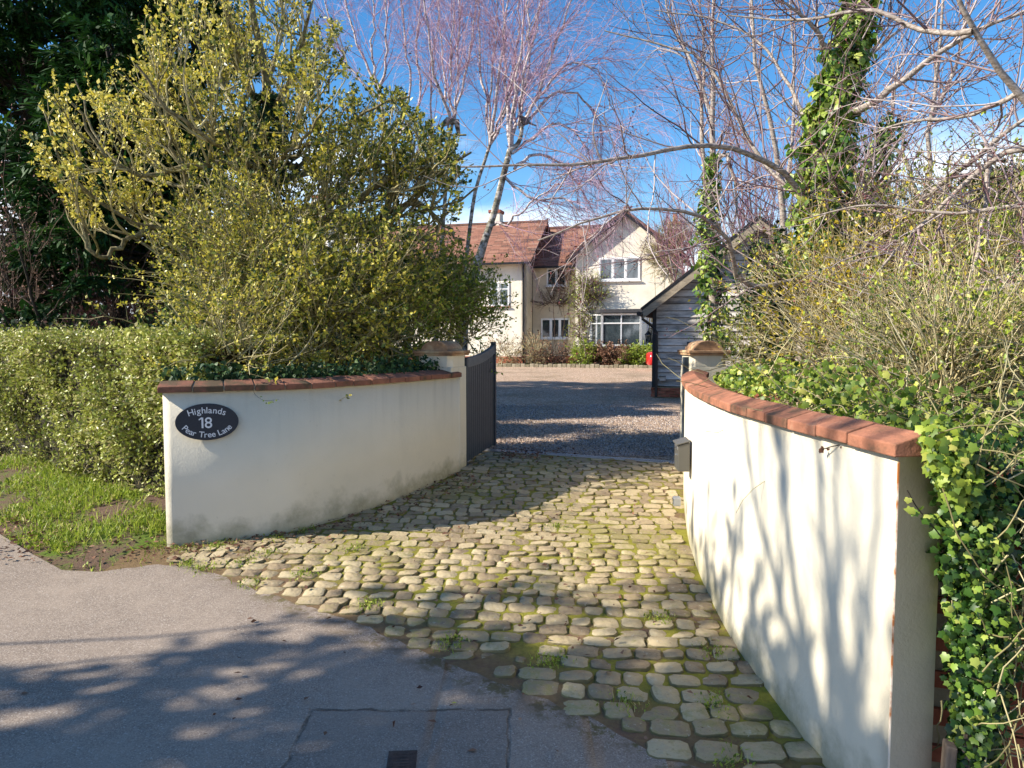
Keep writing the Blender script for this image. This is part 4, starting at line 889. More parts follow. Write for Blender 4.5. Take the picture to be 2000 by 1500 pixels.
# ------------------------------------------------------------------ ivy helper
def ivy(name, label, path, rad, n, size, mats, rng, tm=T_IVY, bulge=None, tint=(.5, .25), stems=True, cat='ivy', outward=None):
    o = thing(name, label, cat, tuple(path[0]))
    f = rng.random(n)*(len(path)-1); i = np.minimum(f.astype(int), len(path)-2); w = (f-i)[:, None]; c = path[i]*(1-w)+path[i+1]*w; T = nrm(path[i+1]-path[i])
    d = nrm(np.cross(T, rng.normal(size=T.shape))); rr = np.interp(f, np.arange(len(rad)) * (len(path)-1)/(len(rad)-1), rad)*(1+.35*np.abs(rng.normal(size=n))-.25*rng.random(n))
    lump = 1+.3*np.sin(f*2.1+3*np.arctan2(d[:, 1], d[:, 0]))
    pos = c+d*(rr*lump)[:, None]
    ax = nrm(-UP*.8+.5*rng.normal(size=pos.shape)+d*.3); nr = nrm(d+.45*rng.normal(size=pos.shape)+UP*.35)
    tt = tint[0]+tint[1]*rng.normal(size=n)
    npmesh('leaves', [place(tm, pos, ax, nr, size*rng.uniform(.55, 1.2, n), tt)], mats, o, kind='stuff', smooth=False)
    if stems:
        q = np.stack([path+np.outer(np.interp(np.linspace(0, 1, len(path)), np.linspace(0, 1, len(rad)), rad)*.6, [math.cos(a), math.sin(a), 0])+.02*rng.normal(size=path.shape) for a in rng.uniform(0, 6.28, 5)])
        npmesh('stems', [tubes(q, np.full(q.shape[:2], .012), 5)], [m_bark_dark], o)
    return o
ivy('ivy', 'dark ivy wrapped around the trunk of the holly tree', spl([tuple(trunk[0][k]) for k in (4, 7, 9, 11, 13)]+[P(525, 180, 9.2)], 24), [.30, .22, .20, .30, .24, .12], 3800, .075, [m_ivyd], rng, T_IVYS, tint=(.45, .3))
# ------------------------------------------------------------------ generic bush
def bush(name, label, cat, blobs, nst, leaf, lsize, nl, mt, rng, stemmat=m_twig_ol, tm=T_LEAF, wig=.12, up=.5, length=(.3, .7), tintf=None, base=None, extra=None, group=None, ntw=5, t0=.45, tr=.0055, spread=1., core=0, scat=0):
    """blobs: list of (x,y,z,rx,ry,rz): twigs fill the blobs from the inside outwards"""
    if scat:
        nb_ = []
        for b in blobs:
            for _ in range(scat):
                v = nrm(rng.normal(size=3))*rng.uniform(.3, 1.0); f = rng.uniform(.3, .6); nb_.append((b[0]+v[0]*b[3], b[1]+v[1]*b[4], b[2]+v[2]*b[5], b[3]*f, b[4]*f, b[5]*f))
        blobs = nb_
    cx = np.array([b[:3] for b in blobs]); rx = np.array([b[3:] for b in blobs]); vol = rx.prod(1)**.67; pr = vol/vol.sum()
    b0 = base or (cx[0][0], cx[0][1], g(cx[0][1]))
    o = thing(name, label, cat, b0, group=group)
    k = rng.choice(len(blobs), nst, p=pr); u = nrm(rng.normal(size=(nst, 3))); rad = rng.random(nst)**.45
    ctr = cx[k]; pos = ctr+u*rx[k]*(rad*.85)[:, None]
    D = u*[1, 1, .8]+UP*up+.4*rng.normal(size=(nst, 3))
    q1, r1 = grow(pos, D, rng.uniform(*length, nst), tr*1.5, 6, wig, (0, 0, .05), rng)
    p2, D2, r2, _, _ = spawn(q1, r1, ntw, .2, 1, .6, .3, rng); q2, r2 = grow(p2, D2, rng.uniform(length[0]*.4, length[1]*.5, len(p2)), tr*.6, 4, wig, (0, 0, .05), rng)
    # a few main stems up from the ground
    nb = max(6, nst//40); kk = rng.choice(len(blobs), nb, p=pr); e = cx[kk]+rng.normal(size=(nb, 3))*rx[kk]*.4
    s = np.stack([np.full(nb, b0[0])+rng.normal(size=nb)*.15*rx[0][0], np.full(nb, b0[1])+rng.normal(size=nb)*.15*rx[0][1], np.full(nb, b0[2]-.05)], 1)
    s[:, :2] += (e-s)[:, :2]*.6
    ms = np.stack([s+(e-s)*t+(0 if t in (0, 1) else 1)*.06*rng.normal(size=s.shape) for t in np.linspace(0, 1, 7)], 1)
    parts = [tubes(q1, r1, 4, rng=rng), tubes(q2, r2, 3, rng=rng), tubes(ms, np.linspace(.02, .008, 7)[None].repeat(nb, 0), 5, rng=rng)]
    npmesh('stems', parts, [stemmat], o, kind='stuff')
    if nl: npmesh('foliage', [leafset(tm, q2, nl, lsize, rng, t0, spread, .012, tintf)]+([extra(q2)] if extra else []), [mt] if not isinstance(mt, list) else mt, o, kind='stuff', smooth=False)
    return o
def at_(px, py, D, *r): return P(px, py, D)+r
# privet mass behind the left wall
bush('privet_bush', 'olive-yellow shrub with long loose shoots spilling over the coping above the house sign', 'bush', [at_(450, 650, 7.2, .42, .5, .3), at_(540, 560, 7.8, .5, .5, .4), at_(410, 700, 6.5, .28, .3, .16), at_(500, 705, 6.8, .3, .3, .16), at_(470, 540, 8.0, .45, .5, .6), at_(570, 510, 8.3, .45, .5, .5)], 430, 1, .034, 9, m_holly, rng, base=P(450, 760, 7.8)[:2]+(-.05,), scat=6, tintf=lambda p, i, r: .48+.26*r.normal(size=len(p))-.25*(r.random(len(p)) < .3), length=(.3, .95))
bush('holly_bush', 'yellowish variegated bush behind the middle of the left wall', 'bush', [at_(640, 630, 8.0, .45, .5, .35), at_(620, 690, 7.6, .4, .35, .2), at_(720, 560, 8.6, .5, .6, .45)], 380, 1, .046, 9, m_holly, rng, base=P(650, 760, 8.4)[:2]+(0,), scat=6, length=(.3, .9), tintf=lambda p, i, r: .40+.26*r.normal(size=len(p)))
bush('evergreen_bush', 'dark brownish evergreen bush rising behind the left gate pillar and gate', 'bush', [at_(790, 620, 9.3, .5, .4, .3), at_(880, 620, 10.0, .42, .5, .35), at_(930, 650, 10.3, .28, .4, .2), at_(740, 670, 8.4, .4, .4, .25), at_(850, 570, 9.8, .4, .5, .28)], 500, 1, .043, 8, m_privet, rng, base=P(830, 740, 9.6)[:2]+(0,), scat=6, tintf=lambda p, i, r: .14+.28*np.abs(r.normal(size=len(p))))
bush('added_shade_bush', 'dark dense bush added out of sight behind the shrubs to shade the gravel inside the gate', 'bush', [(-3.7, 10.7, 1.3, 1.1, .8, 1.1), (-2.4, 11.2, 1.2, .8, .7, 1.1)], 800, 1, .07, 9, m_conifer, rng, length=(.3, .6), stemmat=m_twig_brown, tm=T_SPRAY)  # added behind the shrubs only so its shadow darkens the gravel past the gate
# ivy along the top of the left wall
def ivymass(label, pts, rads, n, size, mats, rng, tint=(.5, .25), tm=T_IVY, outward=(0, -1, .4), name='ivy', flat=1., stems=0, xmin=None, gaps=True):
    pts = np.array(pts, float); o = thing(name, label, 'ivy', tuple(pts[0])); path = spl(pts, 40)
    f = rng.random(n)*39; i = np.minimum(f.astype(int), 38); c = path[i]+(path[i+1]-path[i])*(f-i)[:, None]
    rr = np.interp(f, np.linspace(0, 39, len(rads)), rads); u = nrm(rng.normal(size=(n, 3))); pos = c+u*(rr*rng.random(n)**.4)[:, None]*[1, 1, flat]
    clump = np.sin(pos[:, 0]*11+pos[:, 2]*7)+np.sin(pos[:, 1]*13-pos[:, 2]*9); kp = (clump > -1.1) | (not gaps); pos = pos[kp]; u = u[kp]; n = len(pos)
    nr = nrm(np.array(outward)+.5*rng.normal(size=(n, 3))+.3*u); ax = nrm(-UP+.7*rng.normal(size=(n, 3)))
    tt = tint[0]+tint[1]*rng.normal(size=n)
    npmesh('leaves', [place(tm, pos, ax, nr, size*rng.uniform(.5, 1.2, n), tt)], mats, o, kind='stuff', smooth=False)
    if stems:
        k = rng.integers(0, 39, stems); s = path[k]+rng.normal(size=(stems, 3))*.6*np.mean(rads); q, r = grow(s, rng.normal(size=(stems, 3))*[1, .6, 1], rng.uniform(.2, .7, stems), .0035, 9, .2, (0, 0, -.02), rng, .5)
        if xmin: okk = q[..., 0].min(1) > xmin; q, r = q[okk], r[okk]
        npmesh('stems', [tubes(q, r, 4, rng=rng)], [m_twig_ol], o, kind='stuff')
    return o
bk = offs(lw, .2)
ivymass('dark green ivy creeping along the coping top of the sign wall', [(bk[k][0], bk[k][1], 1.13) for k in (0, 8, 16, 24, 32, 40, 48, 56)], [.09, .12, .09, .12, .16, .14, .16, .1], 2300, .045, [m_ivyd], rng, (.6, .3), T_IVYS, (0, -.8, .6))
# ------------------------------------------------------------------ hedge
HA, HB_ = np.array([-2.72, 6.15]), np.array([-9.5, 10.6]); HD = (HB_-HA)/np.linalg.norm(HB_-HA); HN = np.array([HD[1], -HD[0]]); HN = -HN if HN[1] > 0 else HN
hd = thing('clipped_hedge', 'long clipped privet hedge along the lane left of the sign wall', 'hedge', (HA[0], HA[1], -.1), 0)
Lh = np.linalg.norm(HB_-HA); zt = 1.475
def hpt(u, depth, z): return np.stack([HA[0]+HD[0]*u-HN[0]*depth, HA[1]+HD[1]*u-HN[1]*depth, z], -1)
n = 5200; u = rng.random(n)**1.35*Lh; z = -.15+1.6*rng.random(n); dpt = .02+.16*rng.random(n)+.07*np.sin(u*2.3+z*3)+.05*np.sin(u*6-z*5)+.12*np.clip(.5-z, 0, 1)*rng.random(n)
f_ = hpt(u, dpt, z); q1, r1 = grow(f_-np.r_[HN, 0]*.12, np.r_[HN, .5]+.8*rng.normal(size=(n, 3)), rng.uniform(.08, .2, n), .003, 5, .25, (0, 0, .03), rng)
n2 = 2200; u = rng.random(n2)**1.2*Lh; t_ = hpt(u, .1+1.1*rng.random(n2), zt-.12+.05*rng.random(n2)); q2, r2 = grow(t_, np.r_[0, 0, 1]+.4*rng.normal(size=(n2, 3)), rng.uniform(.06, .16, n2), .003, 5, .15, (0, 0, .0), rng)
q2[..., 2] = np.minimum(q2[..., 2], zt+.03)
npmesh('stems', [tubes(q1, r1, 3, rng=rng), tubes(q2, r2, 3, rng=rng)], [m_stem_straw], hd, kind='stuff')
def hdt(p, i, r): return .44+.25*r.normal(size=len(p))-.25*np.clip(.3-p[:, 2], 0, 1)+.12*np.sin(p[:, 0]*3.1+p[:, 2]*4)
kz = rng.random(n) < np.where(f_[:, 2] < .35, .55, 1)
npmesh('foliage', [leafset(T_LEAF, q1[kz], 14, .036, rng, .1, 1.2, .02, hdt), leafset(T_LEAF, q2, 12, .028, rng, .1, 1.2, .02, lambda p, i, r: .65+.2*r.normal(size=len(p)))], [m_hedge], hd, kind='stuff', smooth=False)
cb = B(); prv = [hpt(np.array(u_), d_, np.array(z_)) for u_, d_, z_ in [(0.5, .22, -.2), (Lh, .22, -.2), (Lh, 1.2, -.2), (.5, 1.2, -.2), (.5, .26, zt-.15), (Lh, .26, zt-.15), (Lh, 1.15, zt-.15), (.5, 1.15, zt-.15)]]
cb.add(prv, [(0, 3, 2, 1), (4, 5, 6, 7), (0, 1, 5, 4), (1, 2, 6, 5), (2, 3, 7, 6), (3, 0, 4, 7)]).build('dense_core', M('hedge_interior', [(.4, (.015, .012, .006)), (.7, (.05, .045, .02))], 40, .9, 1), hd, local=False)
# ------------------------------------------------------------------ grass and weeds
gs = rng
n = 27000; x = -9.5+6.9*rng.random(n)**.8; e = np.interp(x, [q[0] for q in EDGE], [q[1] for q in EDGE]); wdt = np.interp(x, [-9.5, -4.5, -3.2, -2.6], [1.8, 1.5, 1.15, .95])
fy = rng.random(n); y = e+.05+fy*wdt+.10*np.sin(x*5)
kp = (1.3*np.sin(x*4.3+y*2)+1.2*np.sin(y*6-x*3)+.8*rng.normal(size=n)) > .6-2.2*fy
x, y = x[kp], y[kp]; n = len(x); gz = np.array([g(v) for v in y])-.05+np.clip(.12*(y-np.interp(x, [q[0] for q in EDGE], [q[1] for q in EDGE])), 0, .14)
pg_ = np.stack([x, y, gz-.005], 1); ax = nrm(np.array([0, 0, 1])+.65*rng.normal(size=(n, 3)))
o = npmesh('grass', [place(T_THIN, pg_, ax, rng.normal(size=(n, 3)), rng.uniform(.04, .12, n), .5+.25*rng.normal(size=n)), place(T_LEAF, pg_[::3]+[0, 0, .02], ax[::3], UP+.5*rng.normal(size=(len(pg_[::3]), 3)), rng.uniform(.02, .05, len(pg_[::3])), .45+.25*rng.normal(size=len(pg_[::3])))], [m_grass], kind='stuff', smooth=False)
tag(o, 'bright green grass and weeds on the verge below the hedge', 'grass')
# weeds at wall foot and in the joints
c = [(-2.72, 5.66), (-2.5, 5.62), (-2.3, 5.66), (-2.25, 5.7), (-1.9, 5.84), (-1.7, 6.02), (-2.35, 5.3), (-1.98, 5.32), (-2.2, 5.2), (-1.75, 4.95), (-1.85, 5.5), (-1.45, 5.1), (.9, 4.4), (.55, 3.5), (.98, 3.5), (1.12, 4.0), (.2, 3.9), (-.35, 4.1), (.95, 3.05), (-1.2, 5.6), (.4, 6.1), (-.9, 4.6)]
cp_ = np.array([c[i] for i in rng.integers(0, len(c), 2600)])+.05*rng.normal(size=(2600, 2)); pz = np.array([g(v) for v in cp_[:, 1]])
ax = nrm(UP+.8*rng.normal(size=(2600, 3))); o = npmesh('weeds', [place(T_THIN, np.c_[cp_, pz], ax, rng.normal(size=(2600, 3)), rng.uniform(.015, .055, 2600), .5+.3*rng.normal(size=2600)), place(T_LEAF, np.c_[cp_, pz+.01][::2], ax[::2], UP+.4*rng.normal(size=(1300, 3)), rng.uniform(.01, .025, 1300), .45+.3*rng.normal(size=1300))], [m_grass], kind='stuff', smooth=False)
tag(o, 'small green weeds sprouting at the wall foot and between the setts', 'weeds')
# fallen leaves
n = 520; t_ = rng.random(n); k = (t_*57).astype(int)+1; dd = rng.random(n)**1.6*.42; nl_ = -(offs(lw, 1)-lw); p2 = lw[k]+nl_[k]*(.03+dd)[:, None]+.02*rng.normal(size=(n, 2))
n3 = 240; p3 = np.stack([rng.uniform(-1.6, 1.2, n3), rng.uniform(3.2, 8.6, n3)], 1); n4 = 260; p4 = np.stack([-.15+.35*np.abs(rng.normal(size=n4)), 8.6+.8*rng.random(n4)], 1)
n5 = 750; p5 = np.stack([rng.uniform(-4.6, -2.4, n5), rng.uniform(5.3, 6.5, n5)], 1); pp = np.concatenate([p2, p3, p4, p5]); n = len(pp); z = np.array([g(v) for v in pp[:, 1]])+.024
o = npmesh('leaf_litter', [place(T_LEAF, np.c_[pp, z], np.c_[rng.normal(size=(n, 2)), .15*rng.normal(size=n)], UP+.5*rng.normal(size=(n, 3)), rng.uniform(.018, .05, n), .35+.28*rng.normal(size=n))], [m_dead], kind='stuff', smooth=False)
tag(o, 'brown dead leaves strewn along the foot of the walls and the drive', 'leaf litter')
for px, py, s, m, lab in ((893, 1375, .03, m_grass, 'single lime-green fallen leaf lying on the shaded tarmac'), (932, 1467, .045, m_dead, 'curled brown leaf lying on the newer tarmac patch'), (1090, 1471, .035, m_dead, 'brown leaf lying on the tarmac right of the patch'), (38, 1357, .04, m_dead, 'rusty brown leaf on the tarmac at the far left')):
    p = G(px, py); q = np.array([[p[0], p[1], p[2]+.006]]); o = npmesh('fallen_leaf', [place(T_LEAF, q, rng.normal(size=(1, 3))*[1, 1, .1], np.array([[.1, .1, 1.]]), s, np.array([.6]))], [m], smooth=False); tag(o, lab, 'leaf')
# gravel chips near the drain
n = 14000; x = rng.uniform(-.6, 3.2, n); y = 9.0+rng.random(n)**1.6*7; kp = y > np.array([drain_y(v) for v in x])+.08; x, y = x[kp], y[kp]; n = len(x)
T_CH = (np.array([(.5, 0, 0), (-.25, .43, 0), (-.25, -.43, 0), (0, 0, .5)]), [(0, 1, 3), (1, 2, 3), (2, 0, 3)])
o = npmesh('gravel_chips', [place(T_CH, np.stack([x, y, np.full(n, -.006)], 1), np.c_[rng.normal(size=(n, 2)), .3*rng.normal(size=n)], UP+.3*rng.normal(size=(n, 3)), rng.uniform(.012, .032, n), rng.random(n))], [m_chip], kind='stuff', smooth=False)
tag(o, 'loose pinkish gravel chips scattered over the courtyard beyond the drain', 'gravel')
# ------------------------------------------------------------------ conifer, brown shrub at left
def conifer(label, x, y, h, rmax, rng, mt, nb=190, z0=.3, side=None, name='conifer_tree', size=.17, nspr=22, droop=-.06):
    o = thing(name, label, 'tree', (x, y, 0)); tk = np.stack([np.array([x, y, 0])+np.array([.1*math.sin(k), .1*math.cos(k*1.3), h*k/11]) for k in range(12)])[None]
    npmesh('trunk', [tubes(tk, np.linspace(.24*h/10, .03, 12)[None], 9)], [m_bark_dark], o)
    hz = z0+(h-z0)*rng.random(nb)**.9; a = rng.uniform(0, 2*math.pi, nb); rad = rmax*(1-hz/h)**.6*rng.uniform(.75, 1.1, nb)
    S = np.stack([np.full(nb, x), np.full(nb, y), hz], 1); D = np.stack([np.cos(a), np.sin(a), .15+.2*rng.normal(size=nb)], 1)
    q, r = grow(S, D, np.maximum(rad, .5), .035, 9, .07, (0, 0, droop*.3), rng, .25)
    ps, D2, r2, _, _ = spawn(q, r, nspr, .22, 1, .75, .25, rng, .7); q2, r2 = grow(ps, D2*[1, 1, .35], rng.uniform(.3, .8, len(ps)), .006, 5, .08, (0, 0, droop), rng)
    npmesh('branches', [tubes(q, r, 5), tubes(q2, r2, 3)], [m_bark_dark], o, kind='stuff')
    ps, d, ii = on(q2, 24, .0, rng, .035); br = rng.random(len(q2)); tt = np.clip(.35*br[ii]+.35*rng.random(len(ps)), 0, .85)+.22*(br[ii] > .9)
    ax = nrm(d*1.1+.55*rng.normal(size=ps.shape)-UP*.05); nr = nrm(UP+.5*rng.normal(size=ps.shape))
    npmesh('foliage', [place(T_SPRAY, ps, ax, nr, size*rng.uniform(.5, 1.1, len(ps)), tt)], [mt], o, kind='stuff', smooth=False)
    return o
rng = np.random.default_rng(5)
conifer('tall dark green conifer filling the top left corner', -10.2, 16.0, 11.3, 6.2, rng, m_conifer, nb=290, z0=2.6)
conifer('dark conifer standing behind and right of the corner conifer', -8.6, 20.5, 12, 3.6, rng, m_conifer, nb=120, z0=1.5)
conifer('smaller dark conifer directly behind the left half of the holly tree', -6.7, 12.8, 6.3, 2.3, rng, m_conifer, nb=95, z0=2.0)
def baretree(name, label, base, lims, mats, rng, n1, l1, n2, l2, n3=0, l3=(.1, .2), trop1=(0, 0, .05), trop2=(0, 0, .03), wig=.12, r0=.06, r1=.016, r2=.005, buds=None, bsize=.014, ang=.8, K=14, rtab=None, tb=None, twr=.0035, extra=None, cat='tree', nbud=5, bt0=.3):
    o = thing(name, label, cat, base)
    Lq = limbs(lims, K) if isinstance(lims, list) else lims
    Lr = np.linspace(1, .22, K)[None]*(np.array(rtab)[:, None] if rtab is not None else np.full((len(Lq), 1), r0))
    Lq[:, 1:-1] += .012*rng.normal(size=Lq[:, 1:-1].shape)*np.minimum(1, Lr[:, 1:-1, None]*30)
    parts0 = [tubes(Lq, Lr, 7)]
    ps, D, r, _, _ = spawn(Lq, Lr, n1, .08, 1, ang, .25, rng); q1, rr1 = grow(ps, D, rng.uniform(*l1, len(ps)), np.minimum(r*.55, r1), 10, wig, trop1, rng, .3)
    npmesh('trunk', parts0, [mats[0]], o)
    parts = [tubes(q1, rr1, 4, rng=rng)]; last = q1; allq = [q1]
    if n2:
        ps, D, r, _, _ = spawn(q1, rr1, n2, .1, 1, .75, .25, rng); q2, rr2 = grow(ps, D, rng.uniform(*l2, len(ps)), np.minimum(r*.65, r2), 6, wig, trop2, rng, .4); parts.append(tubes(q2, rr2, 3, rng=rng)); last = q2; allq.append(q2)
    if n3:
        ps, D, r, _, _ = spawn(last, rr2 if n2 else rr1, n3, .1, 1, .5, .2, rng); q3, rr3 = grow(ps, D, rng.uniform(*l3, len(ps)), twr, 6, wig, trop2, rng, .5); parts.append(tubes(q3, rr3, 3, rng=rng)); last = q3; allq.append(q3)
    npmesh('twigs', parts, [mats[1]], o, kind='stuff')
    if buds is not None:
        bp = [leafset(T_LEAF, q, nbud, bsize, rng, bt0, .8, .003, ssd=.3) for q in allq[-2:]]
        npmesh('buds', bp, [buds], o, kind='stuff', smooth=False)
    if extra: extra(o, allq)
    return o
def stems_up(base, n, hgt, spread, rng, K=14, lean=(0, 0)):
    out = []
    for i in range(n):
        a = rng.uniform(0, 6.28); s = np.array([base[0]+.2*rng.normal(), base[1]+.2*rng.normal(), base[2]]); e = s+np.array([spread*math.cos(a)*rng.random()+lean[0], spread*math.sin(a)*rng.random()+lean[1], hgt*rng.uniform(.75, 1.05)]); m1 = s+(e-s)*.4+[.12*rng.normal(), .12*rng.normal(), 0]
        out.append(spl([tuple(s), tuple(m1), tuple(e)], K))
    return np.stack(out)
p = P(95, 640, 11.5); baretree('magnolia_shrub', 'bare shrub with pale brownish-pink buds behind the left end of the hedge', (p[0], p[1], 0), stems_up((p[0], p[1], 0), 8, 3.6, 2.0, rng), (m_bark_dark, m_twig_brown), rng, 12, (.7, 1.5), 8, (.2, .6), r0=.035, buds=m_pinkb, bsize=.035, trop1=(0, 0, .12), nbud=2, bt0=.8, cat='shrub')
p = P(270, 640, 12.5); baretree('bare_shrub', 'brown leafless shrub under the long low limb of the holly tree', (p[0], p[1], 0), stems_up((p[0], p[1], 0), 10, 2.6, 2.2, rng), (m_bark_dark, m_twig_brown), rng, 16, (.5, 1.2), 8, (.2, .6), r0=.03, buds=m_pinkb, bsize=.03, trop1=(0, 0, .05), nbud=1, bt0=.8, cat='shrub')
p = P(60, 650, 9.8); bush('laurel_bush', 'low dark green bush just behind the hedge at far left', 'bush', [(p[0], p[1]+.6, .8, 1.6, .8, .6), (p[0]+2.0, p[1]+1, .8, 1.3, .8, .6), (p[0]+3.6, p[1]+1.2, .75, 1.0, .7, .55)], 600, 1, .06, 8, m_ivyd, rng, stemmat=m_twig_brown)
# far backdrop trees
def fartree(label, px, D, h, rng, mats=(m_bark_dark, m_twig_brown), sp_=3., n=7, col=None):
    p = P(px, 660, D); return baretree('bare_tree', label, (p[0], p[1], 0), stems_up((p[0], p[1], 0), n, h, sp_, rng, 10), mats, rng, 22, (h*.15, h*.35), 12, (h*.06, h*.16), r0=.10, r1=.03, r2=.012, trop1=(0, 0, .1), K=10, twr=.006)
for lab, px, D, h, mt in (('hazy bare tree far behind the house roof, right of the birches', 1290, 62, 11, m_twig_brown), ('bare tree beyond the garden at the far left', 130, 40, 8, m_twig_brown), ('bare tree in the distance between the conifers and holly trunk', 330, 48, 8, m_twig_brown), ('bare tree showing low behind the holly tree limbs', 440, 52, 8, m_twig_brown)):
    fartree(lab, px, D, h, rng, (m_bark_dark, mt))
bush('field_hedge', 'distant dark hedgerow behind the garden at left', 'hedge', [(-26+4.4*i, 44, 1.3, 2.8, 1, 1.9) for i in range(6)], 900, 1, .28, 8, m_privet, rng, length=(.6, 1.2), tr=.015, tintf=lambda p, i, r: .25*r.random(len(p)))
bush('pink_heather_shrub', 'pinkish-purple shrub glimpsed under the conifer behind the hedge', 'shrub', [at_(120, 560, 18, 2.2, 1, .9), at_(250, 590, 18, 1.8, 1, .7)], 700, 1, .06, 6, leafmat('pink_shrub_leaf', [(0, (.12, .03, .06)), (1, (.42, .16, .26))], .6), rng, stemmat=m_twig_brown, base=P(180, 660, 18)[:2]+(0,))
# ------------------------------------------------------------------ birches
rng = np.random.default_rng(7)
def birch(label, lims, stems, rtab, rng, droops=7, sl=9, nside=17, lean=None, arch=()):
    base = P(*lims[0][0]); o = thing('birch_tree', label, 'tree', (base[0], base[1], 0))
    K = 14; Lq = limbs(lims, K); Lr = np.linspace(1, .62, K)[None]*np.array(rtab)[:, None]
    S = limbs(stems, 16); Sr = np.linspace(.046, .014, 16)[None].repeat(len(S), 0)*rng.uniform(.7, 1.2, (len(S), 1))
    S[:, 1:] += .03*rng.normal(size=S[:, 1:].shape)
    npmesh('trunk', [tubes(Lq, Lr, 9, mi=1), tubes(S, Sr, 6)], [m_birch, m_birch_low], o)
    ps, D, r, _, _ = spawn(S, Sr, nside, .04, 1, .5, .2, rng); q1, r1 = grow(ps, D, rng.uniform(.9, 3.0, len(ps)), np.minimum(r*.5, .014), 10, .07, (0, 0, .03), rng, .3)
    ps, D, r, _, _ = spawn(q1, r1, droops, .15, 1, .6, .25, rng); q2, r2 = grow(ps, D, rng.uniform(.5, 1.5, len(ps)), .0046, 7, .09, (0, 0, -.10), rng, .5)
    ps, D, r, _, _ = spawn(q2, r2, 4, .1, 1, .5, .2, rng); q3, r3 = grow(ps, D, rng.uniform(.3, .8, len(ps)), .0029, 5, .08, (0, 0, -.10), rng, .6)
    npmesh('twigs', [tubes(q1, r1, 4, rng=rng), tubes(q2, r2, 3, rng=rng), tubes(q3, r3, 3, rng=rng)], [m_twig_birch], o, kind='stuff')
    return o
D0 = 20
birch('pollarded silver birch with the leaning dark trunk in front of the tiled roof', [[(905, 690, D0), (908, 600, D0), (929, 520, D0), (962, 425, D0), (985, 335, D0), (996, 292, D0)], [(996, 292, D0), (1012, 280, D0), (1019, 255, D0), (1018, 240, D0)]],
      [[(996, 292, D0), (1000, 230, D0-.3), (1015, 120, D0-.6), (1030, 0, D0-.8), (1045, -140, D0-1)], [(998, 290, D0), (990, 200, D0+.4), (985, 60, D0+.8), (980, -120, D0+1)], [(1018, 245, D0), (1050, 190, D0+.2), (1080, 100, D0+.3), (1112, 20, D0+.4), (1140, -90, D0+.5)],
       [(1016, 245, D0), (1030, 150, D0+.6), (1050, 40, D0+.9), (1070, -120, D0+1.2)], [(1012, 245, D0), (1020, 160, D0-.8), (1035, 60, D0-1), (1030, -100, D0-1.2)], [(1000, 290, D0), (1010, 180, D0+1.2), (1040, 60, D0+1.5), (1090, -100, D0+1.6)]], [.125, .07], rng, nside=14)
b2 = [[(890, 690, 21), (905, 560, 21), (925, 390, 21), (945, 320, 21), (957, 282, 21)]]
birch('silver birch with pale upright stems just left of the pigeon tree', b2, [[(957, 282, 21), (958, 200, 21), (966, 90, 20.8), (975, -60, 20.6)], [(957, 282, 21), (970, 190, 20.6), (985, 80, 20.2), (1000, -80, 20)], [(957, 282, 21), (945, 190, 21.4), (935, 60, 21.8), (930, -80, 22)], [(957, 282, 21), (990, 210, 21.3), (1010, 90, 21.5), (1020, -90, 21.6)], [(958, 280, 21), (975, 230, 20.2), (1000, 150, 19.8), (1060, 0, 19.5)]], [.07], rng, nside=13)
birch('silver birch with a knobbly pollard head above the holly, centre', [[(850, 690, 21.5), (860, 520, 21.5), (872, 350, 21.5), (878, 262, 21.5), (884, 240, 21.5)]], [[(882, 246, 21.5), (880, 160, 21.5), (884, 60, 21.4), (890, -80, 21.2)], [(888, 240, 21.5), (893, 150, 21.2), (898, 40, 21), (900, -90, 20.9)], [(875, 250, 21.5), (868, 150, 21.8), (860, 60, 22), (850, -80, 22.2)], [(884, 240, 21.5), (906, 160, 21.8), (925, 60, 22.1), (940, -80, 22.4)], [(880, 240, 21.5), (852, 150, 20.9), (838, 60, 20.4), (815, -80, 20)]], [.07], rng, nside=13)
birch('silver birch with thin stems rising behind the upper right of the holly', [[(800, 690, 23), (790, 500, 23), (760, 330, 23), (742, 170, 23)]], [[(745, 200, 23), (726, 110, 23), (730, 30, 23), (725, -60, 23)], [(742, 180, 23), (755, 90, 22.7), (748, -60, 22.6)], [(745, 200, 23), (690, 140, 23.2), (650, 60, 23.4), (620, -60, 23.6)], [(760, 300, 23), (820, 200, 22.6), (815, 100, 22.4), (830, -50, 22.2)], [(745, 190, 23), (700, 90, 23.4), (675, 0, 23.6), (650, -90, 23.8)], [(790, 480, 23), (838, 280, 22.8), (840, 150, 22.6), (853, 60, 22.5), (858, -50, 22.4)], [(760, 320, 23), (800, 180, 23.4), (790, 60, 23.6), (780, -80, 23.8)]], [.07], rng, nside=14)
B().tube([P(862, 246, 21.45), P(874, 236, 21.45), P(892, 238, 21.45), P(896, 262, 21.45)], [.06, .11, .10, .05], 8).build('pollard_knob', m_birch_low, bpy.data.objects['birch_tree.002'], smooth=True, local=False)
